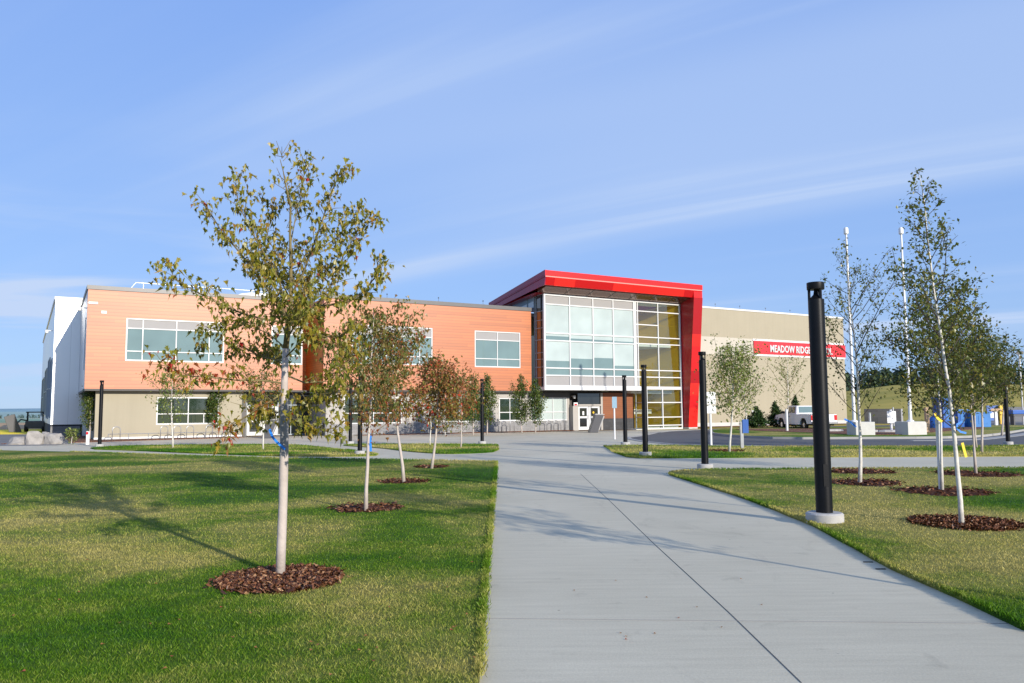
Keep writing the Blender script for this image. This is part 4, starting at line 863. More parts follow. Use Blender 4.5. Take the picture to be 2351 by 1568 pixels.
mulch_ring(gp(991, 1075), .5, 'mulch ring at the foot of the round russet maple', False, 10)
b, h, l = sight_tree(1058, 1028, 1064, 868); tree(b, h, 'slim russet maple on the strip in front of the grey wall', L_RUSSET, 'maple_tree', group=MG, crown0=.35, width=.7, n=24, leaves=1100, size=.10, tr=.035, lean=l, up=.9, seed=24, bark='bark', limbm='limb', cluster=.2)
b, h, l = sight_tree(987, 1021, 990, 900); tree(b, h, 'thin young tree on the strip behind the round russet maple', L_MIX, 'young_tree', crown0=.3, width=.7, n=18, leaves=500, size=.10, tr=.035, lean=l, up=.9, seed=25, limbm='limb', cluster=.2)
b, h, l = sight_tree(397, 1028, 392, 862); tree(b, h, 'young tree with a green crown in front of the beige wall window', L_LIGHT, 'young_tree', crown0=.30, width=.95, n=26, leaves=1300, size=.10, tr=.04, lean=l, up=.9, seed=26, cluster=.2, group='young trees on the strip by the left wing')
b, h, l = sight_tree(604, 1032, 600, 852); tree(b, h, 'young tree with bronze leaves before the left entrance doors', L_MIX, 'young_tree', crown0=.28, width=1.05, n=28, leaves=1700, size=.10, tr=.036, lean=l, up=.8, seed=27, cluster=.24, group='young trees on the strip by the left wing')
# birches on the right
BG = 'young birches on the right lawn'
def curve_trunk(base, px, dy=0): return [at(base, u, v)-base for u, v in px]
base = lawnz(gp(2208, 1213)); T = curve_trunk(base, [(2208, 1213), (2205, 1150), (2198, 1080), (2192, 1010), (2186, 960), (2180, 900), (2168, 830), (2162, 780), (2152, 720), (2143, 660), (2136, 600), (2128, 540), (2124, 480), (2117, 430), (2110, 402)])
tree(base, T[-1].z, 'tallest birch with a bent white trunk and sparse top, yellow and blue ribbons', L_BIRCH, 'birch_tree', group=BG, crown0=.26, width=.60, n=46, leaves=2900, size=.055, tr=.034, up=1.0, seed=31, limbm='dark_limb', cluster=.13, twigs=4, trunk=T, prof=lambda t: (.95-.70*t) if t > .12 else .7)
mulch_ring(gp(2216, 1209), .70, 'dark mulch ring around the bent white birch', True, 12)
base = lawnz(gp(1974, 1114)); T = curve_trunk(base, [(1974, 1114), (1976, 1060), (1975, 1000), (1972, 940), (1970, 880), (1966, 820), (1960, 760), (1953, 710), (1948, 650), (1944, 590)])
tree(base, T[-1].z+.05, 'open birch with thin pale trunk standing beside the thick black pole', L_BIRCH, 'birch_tree', group=BG, crown0=.28, width=.80, n=38, leaves=1900, size=.062, tr=.042, up=1.0, seed=32, limbm='dark_limb', cluster=.15, twigs=4, trunk=T, prof=lambda t: (1.05-.62*t) if t > .1 else .75)
mulch_ring(gp(1978, 1112), .85, 'mulch ring around the open birch beside the thick pole', False, 13)
base = lawnz(gp(2163, 1133)); T = curve_trunk(base, [(2163, 1133), (2161, 1050), (2160, 960), (2152, 860), (2148, 760), (2150, 660)])
tree(base, T[-1].z, 'straight white trunked birch just behind the tallest one, dense dark crown', L_DARK, 'birch_tree', group=BG, crown0=.33, width=.92, n=46, leaves=5200, size=.066, tr=.033, up=.85, seed=33, cluster=.2, twigs=5, trunk=T, prof=lambda t: 1-.5*t)
mulch_ring(gp(2167, 1133), .92, 'mulch ring around the straight white trunked birch', False, 14)
base = lawnz(gp(2241, 1093)); T = curve_trunk(base, [(2241, 1093), (2237, 1040), (2234, 990), (2230, 940), (2225, 840), (2222, 720)])
tree(base, T[-1].z, 'grey trunked birch with a dense crown at the far right mulch ring', L_DARK, 'birch_tree', group=BG, crown0=.36, width=.85, n=44, leaves=4200, size=.075, tr=.036, up=.8, seed=34, bark='bark', cluster=.24, twigs=5, trunk=T, prof=lambda t: 1-.55*t)
mulch_ring(gp(2243, 1092), 1.0, 'mulch ring around the grey trunked birch', False, 15)
mulch_ring(gp(1972, 1086), .9, 'mulch ring near the cross path without a tree', False, 16)
b, h, l = sight_tree(2254, 1038, 2262, 770); tree(b, h, 'slender tree on the strip, its reddish trunk right of the other strip tree', L_DARK, 'birch_tree', group=BG, crown0=.38, width=1.1, n=32, leaves=2600, size=.10, tr=.045, lean=l, up=.8, seed=35, bark='bark', cluster=.28, twigs=4)
b, h, l = sight_tree(2242, 1028, 2230, 790); tree(b, h, 'slender tree on the far strip by the road, left of the reddish trunk', L_DARK, 'birch_tree', group=BG, crown0=.38, width=1.1, n=30, leaves=1700, size=.10, tr=.04, lean=l, up=.8, seed=36, bark='bark', cluster=.28, twigs=4)
b, h, l = sight_tree(2300, 1000, 2306, 838); tree(b, h, 'bushy tree by the road behind the rightmost black pole', L_DARK, 'birch_tree', group=BG, crown0=.30, width=1.1, n=30, leaves=1700, size=.12, tr=.055, lean=l, up=.8, seed=37, bark='bark', cluster=.28)
b, h, l = sight_tree(1674.5, 1038, 1684, 806); tree(b, h, 'leafy light green tree in front of the beige gymnasium wall', L_LIGHT, 'young_tree', crown0=.30, width=.86, n=38, leaves=3000, size=.10, tr=.045, lean=l, up=1.0, seed=38, cluster=.28, twigs=5, limbm='limb', prof=lambda t: 1-.45*t)
mulch_ring(gp(1668, 1037), .7, 'small mulch patch under the light green tree', False, 17)
b, h, l = sight_tree(1717, 997, 1708, 850); tree(b, h, 'pale thin tree on the island behind the light green tree', L_LIGHT, 'young_tree', crown0=.3, width=1.1, n=26, leaves=1100, size=.11, tr=.045, lean=l, up=1.0, seed=39, cluster=.28)
b, h, l = sight_tree(1810, 985, 1810, 822); tree(b, h, 'sparse wispy tree before the gymnasium wall between two conifers', L_LIGHT, 'young_tree', crown0=.2, width=1.5, n=24, leaves=700, size=.14, tr=.06, lean=l, up=1.15, seed=40, cluster=.22, limbm='limb')
# tree outside the frame on the right that throws the long shadow over the path
tree(Vector((5.5, 5.3, .035)), 4.3, 'young maple just outside the right edge, its shadow lying across the path', L_OLIVE, 'maple_tree', crown0=.33, width=1.0, n=32, leaves=1500, size=.085, tr=.04, up=.85, seed=41, bark='bark', limbm='limb', shape='maple', cluster=.12)
# columnar aspens
AG = 'narrow upright aspens along the building'
for k, (u, v, tv, w, lab, fx) in enumerate(((206, 1008, 864, .42, 'narrow upright aspen at the left corner of the school', 0), (310, 1004, 880, .42, 'narrow upright aspen against the beige wall left of its window', 0), (487, 1003, 872, .45, 'narrow upright aspen in front of the right half of the beige wall window', 0),
        (1086, 999, 866, .50, 'narrow upright aspen left of the black pole by the grey wall', 0), (1118, 998, 862, .50, 'narrow green aspen just right of the black pole by the grey wall', 0), (1198, 994, 864, .48, 'narrow aspen right of the pair by the black pole, shading the copper siding', 0), (1229, 994, 872, .42, 'narrow aspen nearest the glazed box', 0))):
    b, h, l = sight_tree(u, v, u, tv); tree(b, h, lab, L_GREEN, 'columnar_aspen', cat='tree', group=AG, crown0=.12, width=w, n=50, leaves=3400, size=.11, tr=.05, up=1.25, seed=50+k, cluster=.20, bark='bark', prof=lambda t: (.55+.45*math.sin(math.pi*min(1, t*1.2+.1)))*(1-t*.55), twigs=2)
for k, (u, v, tv, lab) in enumerate(((1060, 1000, 905, 'low leafy shrub between the russet maple and the grey wall'), (1022, 1001, 920, 'leafy shrub left of the slim russet maple by the grey wall'))):
    b, h, l = sight_tree(u, v, u, tv); tree(b, h, lab, L_GREEN, 'shrub', cat='shrub', crown0=.05, width=.8, n=30, leaves=1300, size=.10, tr=.03, up=1.1, seed=60+k, cluster=.25)
# conifers
for k, (u, v, tv, w, lab) in enumerate(((1736, 985, 930, 1.5, 'dark green conifer left of the truck, nearer the canopy'), (1784, 983, 918, 1.35, 'dark green conifer just left of the white truck'), (1827, 982, 902, 1.3, 'dark green conifer rising behind the white truck'))):
    b, h, l = sight_tree(u, v, u, tv); tree(b, h*.98, lab, L_CONIF, 'conifer', cat='conifer', group='small conifers by the gymnasium wall', crown0=.03, width=w*.62, n=90, leaves=5200, size=.12, tr=.07, up=.42, seed=70+k, cluster=.14, prof=lambda t: 1.02-.98*t, twigs=5, bark='dark_limb', tip=.05)
# grass
bl = [(2.5, 5.2, 8200, .024, .0030), (5.2, 7.2, 5600, .024, .0036), (7.2, 10, 3000, .024, .0048), (10, 14, 1200, .025, .007), (14, 21, 420, .026, .010), (21, 31, 110, .028, .015)]
blades('grass', near_left, M['blade'], bl, 'mown green lawn left of the path with straw coloured patches', 1)
blades('grass', near_right, M['blade_right'], [(y0, y1, d*.9, h, w) for y0, y1, d, h, w in bl], 'drier lawn right of the path around the birches', 2)
blades('grass', mid_right, M['blade_right'], [(20, 40, 120, .05, .022)], 'strip of grass between the cross path and the road', 3)
blades('grass', rnd_corner(strip_left, 1), M['blade'], [(20, 45, 110, .05, .024)], 'long strip of grass in front of the left wing', 4)
blades('grass', rnd_corner(strip_mid, 1), M['blade'], [(20, 50, 110, .05, .024)], 'small grass strip in front of the grey wall', 5)
# fallen leaves
g = random.Random(5); lfm = MB(); leaf(lfm, Vector((0, 0, .004)), .05, g, 'maple', 0, .5); 
def flat_leaf(r):
    mb = MB(); a = g.uniform(0, 6.28); c, s_ = math.cos(a), math.sin(a); mb.add([((q[0]*c-q[1]*s_)*.045, (q[0]*s_+q[1]*c)*.045, .012*abs(q[0])*2+.004) for q in MAPLE], [(0, 1, 2, 3, 4, 5, 6, 7, 8), (0, 8, 9, 10, 11, 12, 13, 14, 15)], r); return mb.mesh('fallen_leaf')
LM = [flat_leaf(g.random()) for k in range(5)]
for k, (u, v) in enumerate(((1316, 1356), (1413, 1334), (1437, 1463), (1434, 1469), (1482, 1372), (1600, 1395), (1655, 1440), (1500, 1455), (1560, 1420), (1700, 1330), (1750, 1390), (1425, 1455))):
    p = gp(u, v); link('fallen_leaf', LM[k % 5], L_DRY if k == 0 else L_DRY, loc=(p.x, p.y, .002), rot=g.uniform(0, 6), label='small dry leaf lying on the concrete path', cat='leaf', group='dry leaves on the path').scale = (.6, .6, .6)
for k in range(46):
    u, v = g.uniform(20, 1090), g.uniform(1240, 1560); p = gp(u, v, .06)
    link('fallen_leaf', LM[k % 5], L_DRY, loc=(p.x, p.y, .062), rot=g.uniform(0, 6), label='dry maple leaf lying on the left lawn', cat='leaf', group='dry leaves on the left lawn').scale = (.8, .8, .8)
for (u, v), lb in (((2022, 1307), 'larger flat black strip on the path close to the right lawn edge'), ((1993, 1291), 'smaller flat black strip on the path, beside the thin tree shadow')):
    a = MB(); p = gp(u, v); a.box(p.x-.05, p.x+.05, p.y-.014, p.y+.014, 0, .008); a.build('path_marker', M['rubber'], label=lb, cat='marker', group='black strips on the path', bevel=.003)
# ---------------------------------------------------------------- black light poles
LP = 'black column lights beside the paths'
def light_column():
    r = empty('column_light', (0, 0, 0), label='x', cat='column light', group=LP); H = 3.32
    m = MB(); m.lathe([(.0, .0), (.215, .0), (.215, .12), (.195, .14), (.0, .14)], 28); m.build('base', M['cast'], r, smooth=True)
    m = MB(); m.lathe([(.096, .14), (.094, H-.24)], 28); m.build('shaft', M['black_steel'], r, smooth=True)
    m = MB(); m.lathe([(.09, H-.24), (.08, H-.235), (.03, H-.17), (.022, H-.12), (.02, H-.10)], 20); m.build('reflector', M['black_steel'], r, smooth=True)
    for a_ in (.9, 3.0, 5.1):
        m = MB(); c, s_ = math.cos(a_), math.sin(a_); m.tube([(c*.078, s_*.078, H-.25), (c*.078, s_*.078, H-.08)], .018, 8); m.build('post', M['black_steel'], r)
    m = MB(); m.lathe([(.0, H-.10), (.10, H-.10), (.103, H-.09), (.103, H-.005), (.098, H), (.0, H)], 24); m.build('cap', M['black_steel'], r, smooth=True)
    m = MB(); m.box(-.03, .03, -.0975, -.090, .5, .8); m.build('access_door', M['black_steel'], r); return r
def copy_thing(o, loc, rot, label):
    c = o.copy(); S.collection.objects.link(c); c.location = loc; c.rotation_euler = (0, 0, rot); c['label'] = label
    for ch in o.children:
        d = ch.copy(); S.collection.objects.link(d); d.parent = c
        for g_ in ch.children: e_ = g_.copy(); S.collection.objects.link(e_); e_.parent = d
    return c
lc = light_column()
LPS = [(1894, 1203, 'thickest looking black column light on a round concrete foot by the right lawn edge'), (1619, 1078, 'black column light at the corner of the cross path, in front of the gymnasium'), (1482, 1047.5, 'black column light on the grass tip right of the path junction'), (1436, 1022.5, 'black column light nearest the entrance doors, right of the thin signpost'),
       (1107, 1019, 'black column light alone in front of the grey wall'), (228.5, 1027, 'black column light farthest left, before the beige corner'), (826, 1044, 'black column light behind the second maple trunk'), (804, 1019, 'black column light farther back beside the one behind the second maple'), (2315, 1022, 'black column light at the far right edge by the road')]
for k, (u, v, lab) in enumerate(LPS):
    p = gp(u, v); z = .02 if k in (0, 1, 2, 3, 5, 6, 8) else 0.
    if k == 0: lc.location = (p.x, p.y, z); lc['label'] = lab; lc.scale = (1.2, 1.2, 1.04)
    else: copy_thing(lc, (p.x, p.y, z), k*.7, lab).scale = ((1, 1, .96) if k in (1, 2, 3) else (.9, .9, .96))
# ---------------------------------------------------------------- flagpoles, posts and signs
for k, (u, v, tu, tv, lab) in enumerate(((1977, 1003.5, 1940.5, 524, 'left of the two white flagpoles, rising from a pale concrete block'), (2092, 1003, 2061, 523, 'right of the two white flagpoles, rising from a larger concrete block'))):
    p = gp(u, v); t = hgt(p, tu, tv); r = empty('flagpole', (p.x, p.y, 0), AZ*.5 if k else .1, label=lab, cat='flagpole', group='white flagpoles'); s_ = .56+.06*k
    m = MB(); m.box(-s_, s_, -.5, .5, 0, .85); m.build('concrete_block', M['plinth'], r, bevel=.02)
    m = MB(); q = 0 if k else -.36; m.tube([(q, 0, .85), (q, 0, 3), (q, 0, t-.4)], [.10, .085, .05], 14); m.build('pole', M['white_metal'], r, smooth=True)
    m = MB(); m.lathe([(.11, .85), (.20, .852), (.19, .90), (.12, .95)], 16, (0 if k else -.36, 0, 0)); m.build('collar', M['white_metal'], r, smooth=True)
    m = MB(); m.lathe([(.0, t-.4), (.08, t-.4), (.13, t-.36), (.13, t-.08), (.09, t), (.0, t)], 14, (0 if k else -.36, 0, 0)); m.build('truck_cap', M['white_metal'], r, smooth=True)
def post(name, u, v, tv, w, mat, label, cat, plate=None, pm='sign_white', group=None, lean=0, z0=0., round_=False):
    p = gp(u, v); t = hgt(p, u+lean, tv); r = empty(name, (p.x, p.y, z0), 0, label=label, cat=cat, group=group); m = MB()
    if round_: m.tube([(0, 0, 0), (0, 0, t)], w/2, 10)
    else: m.box(-w/2, w/2, -w/2, w/2, 0, t)
    m.build('post', M[mat], r)
    for i, pl in enumerate(plate or []):
        x0, x1, z0_, z1_, ang = pl[:5]; m = MB(); m.box(x0, x1, -w/2-.03, -w/2-.005, t+z0_, t+z1_); m.build('sign_plate', M[pl[5] if len(pl) > 5 else pm], r)
    return r
post('signpost', 1411.5, 1008.5, 911, .09, 'white_metal', 'thin pale signpost with a narrow plate in front of the entrance', 'signpost', [(-.12, .14, -.62, 0, 0, 'sky_glass')], round_=True)
post('signpost', 1633, 1023.5, 900, .10, 'white_metal', 'pale signpost with two plates right of the black column light', 'signpost', [(-.24, .24, -.55, .0, 0), (-.24, .24, -.95, -.6, 0)], round_=True)
post('signpost', 1733, 985, 941, .16, 'white_metal', 'short white post in front of the left conifer', 'post', [(-.2, .2, -.3, 0, 0)], round_=True)
post('signpost', 1807.5, 994, 943, .16, 'white_metal', 'short white post standing before the front wheel of the truck', 'post', round_=True, z0=.1)
post('signpost', 1704, 1031, 963, .12, 'steel', 'grey post with a blue board on the strip, right of the light green tree', 'signpost', [(.02, .26, -.55, 0, 0, 'blue_plastic')])
post('signpost', 2047, 995, 945, .16, 'white_metal', 'white post with a square white notice on the island mulch', 'signpost', [(-.28, .28, -.85, -.1, 0)], round_=True, z0=.13)
post('signpost', 1999, 1003, 952, .14, 'steel', 'plain grey steel post between the two flagpole blocks', 'post', round_=True, z0=.13)
post('signpost', 2130, 998, 940, .2, 'wood', 'weathered timber post right of the second flagpole block', 'post', z0=.13)
post('signpost', 2052, 978, 935, .14, 'steel', 'thin grey lamp post in front of the distant grey wall', 'post', round_=True)
post('signpost', 2287.5, 979, 938, .2, 'sign_white', 'white T shaped post with a timber crosspiece before the blue panel', 'post', [(-.45, .45, -.22, 0, 0, 'wood')])
post('yellow_post', 2299, 974, 931, .28, 'yellow_plastic', 'yellow board beside the blue panel', 'board')
post('lamp_post', 2350, 975, 806, .14, 'steel', 'tall thin lamp post at the very right edge', 'lamp post', [(-.3, .3, -.3, 0, 0, 'dark_bin')], round_=True)
post('stake', 2160.5, 1132, 965, .055, 'white_metal', 'white square stake beside the straight birch trunk', 'stake', z0=.03)
for u, v, w_, tag_ in ((2178, 1001, 0, ''),):
    pass
# ribbons on the right trees
def ribbon_thing(P, w, mat, label): rb = MB(); strap(rb, P, w); rb.build('ribbon', M[mat], label=label, cat='ribbon')
bb = gp(2208, 1213); q = lambda u, v: at(bb, u, v)+Vector((0, -.07, 0))
ribbon_thing([q(2203, 1016), q(2207, 1032), q(2212, 1049)], .035, 'yellow_cloth', 'yellow ribbon hanging to the right of the bent birch trunk')
ribbon_thing([q(2202, 968), q(2191, 974), q(2191, 984), q(2199, 991), q(2212, 994)], .026, 'blue_cloth', 'blue ribbon tied round the bent birch trunk')
b2 = gp(840, 1174); q2 = lambda u, v: at(b2, u, v)+Vector((.0, -.03, 0))
ribbon_thing([q2(852, 995), q2(851, 1012), q2(852, 1036)], .038, 'blue_cloth', 'straight blue tag hanging beside the second maple trunk')
b3 = gp(2163, 1133); q3 = lambda u, v: at(b3, u, v)+Vector((0, -.08, 0))
ribbon_thing([q3(2141, 948), q3(2148, 960), q3(2158, 968)], .05, 'yellow_cloth', 'yellow tie slanting to the top of the straight white trunk')
b4 = gp(1974, 1114); q4 = lambda u, v: at(b4, u, v)+Vector((0, -.08, 0))
ribbon_thing([q4(1935, 962), q4(1948, 968), q4(1962, 980)], .04, 'blue_cloth', 'blue strap slanting to the open birch beside the thick pole')
# ---------------------------------------------------------------- bike racks
def hoop(name='bike_rack'):
    r = empty(name, (0, 0, 0), label='x', cat='bike rack', group='steel bike hoops along the walls'); m = MB()
    pts = [(-.22, 0, 0), (-.22, 0, .66)]+[(-.22+.22*(1-math.cos(t)), 0, .66+.16*math.sin(t)) for t in np.linspace(.3, math.pi-.3, 6)]+[(.22, 0, .66), (.22, 0, 0)]
    m.tube(pts, .024, 8); m.build('hoop', M['steel'], r, smooth='all')
    for x in (-.22, .22): m = MB(); m.lathe([(.0, 0), (.06, 0), (.06, .012), (0, .012)], 10, (x, 0, 0)); m.build('foot_plate', M['steel'], r)
    return r
h0 = hoop(); first = True
locs = [(1.7, -1.6), (4.35, -1.35), (5.1, -1.3), (5.85, -1.25), (7.0, -1.15), (7.75, -1.1), (8.5, -1.05), (33.0, -2.3), (32.35, -2.3), (31.7, -2.3), (28.3, -2.5), (27.6, -2.5), (22.9, -2.9), (22.2, -2.9)]
for k, (x, y) in enumerate(locs):
    lab = 'inverted U steel bike hoop in front of the beige wall' if k < 7 else 'inverted U steel bike hoop in front of the grey block base'
    grp = 'steel bike hoops by the beige wall' if k < 7 else 'steel bike hoops by the grey wall'
    W9 = ('first', 'second', 'third', 'fourth', 'fifth', 'sixth', 'seventh')
    lab = W9[k % 7]+(' steel bike hoop from the left in front of the beige wall' if k < 7 else ' steel bike hoop from the main doors leftwards, before the grey block base')
    o = h0 if k == 0 else copy_thing(h0, (0, 0, 0), 0, lab); p = BW(x, y); o.location = (p.x, p.y, 0); o.rotation_euler = (0, 0, AZ+.25); o['label'] = lab; o['group'] = grp
def low_rail(x0, x1, y0, y1, n, label):
    a_, b_ = BW(x0, y0), BW(x1, y1); r = empty('low_rail', (a_.x, a_.y, 0), label=label, cat='rail'); d = b_-a_; m = MB(); m.tube([(0, 0, .38), (d.x, d.y, .38)], .022, 6); m.build('rail', M['steel'], r)
    for k in range(n+1): t = k/n; m = MB(); m.tube([(d.x*t, d.y*t, 0), (d.x*t, d.y*t, .38)], .02, 6); m.build('post', M['steel'], r)
low_rail(1.3, 9.0, -1.2, -.6, 7, 'low steel rail in the mulch bed before the beige wall')
# litter bins
def slant_bin(u, v, s, rot, label):
    p = gp(u, v); r = empty('litter_bin', (p.x, p.y, 0), rot, label=label, cat='litter bin', group='slanted litter bins at the doors'); r.scale = (s, s, s)
    m = MB(); m.prism([(-.42, 0), (.12, 0), (.50, 1.12), (-.02, 1.12)], -.42, .42, 'y'); m.build('side_panel', M['dark_bin'], r, bevel=.02)
    m = MB(); m.hexa([(.16, -.38, .14), (.20, -.38, .12), (.20, .38, .12), (.16, .38, .14), (.50, -.38, 1.06), (.57, -.38, 1.02), (.57, .38, 1.02), (.50, .38, 1.06)]); m.build('front_panel', M['grey_bin'], r)
    m = MB(); m.hexa([(-.05, -.44, 1.122), (.53, -.44, 1.122), (.53, .44, 1.122), (-.05, .44, 1.122), (0, -.44, 1.2), (.58, -.44, 1.17), (.58, .44, 1.17), (0, .44, 1.2)]); m.build('lid', M['grey_bin'], r, bevel=.01)
    m = MB(); m.box(.02, .2, -.15, .15, 1.19, 1.215); m.build('opening', M['blacker'], r)
    return r
slant_bin(1366, 993, 1.12, .05, 'slanted dark and grey litter bin beside the main entrance doors')
slant_bin(617, 1006, 1.0, .2, 'slanted grey litter bin left of the white doors under the recess')
p = gp(733, 1000); r = empty('stone_bench', (p.x, p.y, 0), .4, label='dark block bench with a grey top by the recessed entrance', cat='bench')
m = MB(); m.hexa([(-.75, -.45, 0), (.85, -.45, 0), (.85, .45, 0), (-.75, .45, 0), (-.85, -.45, .72), (.7, -.45, .72), (.7, .45, .72), (-.85, .45, .72)]); m.build('block', M['dark_block'], r, bevel=.04)
m = MB(); m.box(-.8, .65, -.42, .42, .722, .80); m.build('top_slab', M['cap'], r, bevel=.02)
# ---------------------------------------------------------------- pickup truck
def truck():
    A_ = gp(1848.4, 987.3); A_.z = .14*0; hd = rad(97.5)   # x forward
    fwd = Vector((math.cos(hd), math.sin(hd), 0)); lft = Vector((-math.sin(hd), math.cos(hd), 0)); o = A_-lft*.85; r = empty('pickup_truck', (o.x, o.y, 0), hd, label='white extended cab pickup truck parked before the beige wall, seen from its rear left', cat='pickup truck')
    W2 = 1.0; Z = .0
    prof = [(-1.25, .62), (-1.25, 1.16), (.98, 1.18), (1.0, 1.20), (1.02, 1.20), (3.30, 1.20), (4.35, 1.10), (4.62, .98), (4.66, .55), (4.10, .42), (4.06, .62), (3.86, .84), (3.55, .90), (3.24, .84), (3.04, .62), (3.0, .40), (.50, .40), (.46, .62), (.26, .84), (-.02, .90), (-.34, .84), (-.52, .62), (-.56, .46), (-1.2, .48)]
    m = MB(); m.prism(prof, -W2, W2, 'y'); me = m.mesh('body'); bm = bmesh.new(); bm.from_mesh(me); bmesh.ops.triangulate(bm, faces=[f for f in bm.faces if len(f.verts) > 4]); 
    bm.to_mesh(me); bm.free(); body = link('body', me, M['truck'], r)
    bv = body.modifiers.new('bevel', 'BEVEL'); bv.width = .05; bv.segments = 3; bv.limit_method = 'ANGLE'; bv.angle_limit = rad(50)
    # cab greenhouse
    m = MB(); m.hexa([(1.05, -.95, 1.19), (3.45, -.95, 1.19), (3.45, .95, 1.19), (1.05, .95, 1.19), (1.30, -.78, 1.82), (2.55, -.78, 1.82), (2.55, .78, 1.82), (1.30, .78, 1.82)]); cab = m.build('cab', M['truck'], r, bevel=.06, smooth=True)
    def quadpane(name, pts, mat='dark_glass', par=cab):
        m = MB(); n = (Vector(pts[1])-Vector(pts[0])).cross(Vector(pts[3])-Vector(pts[0])).normalized()*.012; m.hexa([*(Vector(p)+n for p in pts), *(Vector(p)+n*2.2 for p in pts)]); return m.build(name, M[mat], par)
    def side(s, xa, xb, xc, xd): 
        y0, y1 = s*.932, s*.80; P = [(xa, y0, 1.27), (xb, y0, 1.27), (xc, y1, 1.74), (xd, y1, 1.74)]
        quadpane('side_window', P if s < 0 else P[::-1])
    for s in (-1, 1): side(s, 1.95, 3.10, 2.48, 1.98); side(s, 1.30, 1.85, 1.88, 1.42)
    quadpane('rear_window', [(1.085, .72, 1.28), (1.085, -.72, 1.28), (1.265, -.64, 1.74), (1.265, .64, 1.74)], 'sky_teal_glass')
    quadpane('windscreen', [(3.37, -.82, 1.26), (3.37, .82, 1.26), (2.66, .68, 1.76), (2.66, -.68, 1.76)])
    m = MB(); m.box(-1.15, .95, -.85, .85, 1.165, 1.19); m.build('bed_liner', M['rubber'], r)
    m = MB(); m.box(-1.285, -1.252, -.78, .78, .68, 1.15); tg_ = m.build('tailgate', M['truck'], r, bevel=.015); m = MB(); m.box(-1.30, -1.286, -.09, .09, .98, 1.05); m.build('handle', M['rubber'], tg_)
    for s in (-1, 1):
        m = MB(); m.box(-1.29, -1.20, *sorted((s*.80, s*1.012)), .74, 1.12); m.build('tail_light', M['tail_red'], r, bevel=.02)
        m = MB(); m.box(4.5, 4.67, *sorted((s*.62, s*.95)), .72, .92); m.build('headlight', M['chrome'], r, bevel=.02)
        m = MB(); m.box(2.88, 3.05, *sorted((s*1.0, s*1.22)), 1.22, 1.42); m.build('wing_mirror', M['rubber'], r, bevel=.03)
        m = MB(); m.box(2.05, 2.2, *sorted((s*1.0, s*1.02)), .98, 1.02); m.build('door_handle', M['rubber'], r)
    m = MB(); m.box(-1.48, -1.24, -.95, .95, .45, .66); m.build('rear_bumper', M['chrome'], r, bevel=.04)
    m = MB(); m.box(4.55, 4.78, -.96, .96, .42, .66); m.build('front_bumper', M['chrome'], r, bevel=.04)
    m = MB(); m.box(-1.2, 4.4, -.8, .8, .34, .44); m.build('chassis', M['rubber'], r)
    for x in (-.02, 3.55):
        for s in (-1, 1):
            t = MB(); ring = [(.20, -.11), (.35, -.12), (.375, -.08), (.375, .08), (.35, .12), (.20, .11)]; n = 28
            vs = [(x+q[0]*math.cos(2*math.pi*k/n), s*.86+q[1], .375+q[0]*math.sin(2*math.pi*k/n)) for q in ring for k in range(n)]
            t.add(vs, [(i*n+k, i*n+(k+1) % n, ((i+1) % 6)*n+(k+1) % n, ((i+1) % 6)*n+k) for i in range(6) for k in range(n)]); w = t.build('wheel', M['rubber'], r, smooth=True)
            t = MB(); t.tube([(x, s*.77, .375), (x, s*.945, .375)], .205, 20); t.tube([(x, s*.945, .375), (x, s*.97, .375)], .07, 12); t.build('rim', M['chrome'], w, smooth=True)
            t = MB(); t.box(x-.44, x+.44, *sorted((s*.6, s*.90)), .40, .88); t.build('wheel_well', M['blacker'], r)
truck()
# ---------------------------------------------------------------- loader, boulders, far things
p = gp(80, 990.5); r = empty('loader', (p.x, p.y, 0), .5, label='small black loader with a square cab and raised dark bucket beside the white wing', cat='loader')
m = MB(); m.box(-.75, .75, -.9, 1.3, .3, .95); m.build('chassis', M['dark_bin'], r, bevel=.05)
for x in (-.6, .6):
    for y in (-.75, .45): m = MB(); m.tube([(x-.05, y, .9), (x+.05, y, .9)], .03, 6); m.tube([(x, y, .9), (x, y, 1.72)], .045, 6); m.build('cab_post', M['rubber'], r)
m = MB(); m.box(-.72, .72, -.85, .55, 1.70, 1.80); m.build('cab_roof', M['rubber'], r, bevel=.03)
for x in (-.68, .68):
    for y in (-.6, .9): m = MB(); m.tube([(x-.13, y, .33), (x+.13, y, .33)], .33, 16); w = m.build('wheel', M['rubber'], r, smooth=True); m = MB(); m.tube([(x-.14, y, .33), (x+.14, y, .33)], .15, 12); m.build('rim', M['yellow_plastic'], w)
m = MB(); m.hexa([(-1.9, -1.5, .0), (-.95, -1.5, .0), (-.95, -1.2, .0), (-1.9, -1.2, .0), (-2.35, -1.5, 1.35), (-1.55, -1.5, 1.6), (-1.55, -1.2, 1.6), (-2.35, -1.2, 1.35)]); m.build('bucket', M['dark_bin'], r, bevel=.03)
m = MB(); m.tube([(-.7, .4, 1.0), (-1.1, -.6, 1.1), (-1.4, -1.2, .7)], .06, 6); m.build('arm', M['dark_bin'], r)
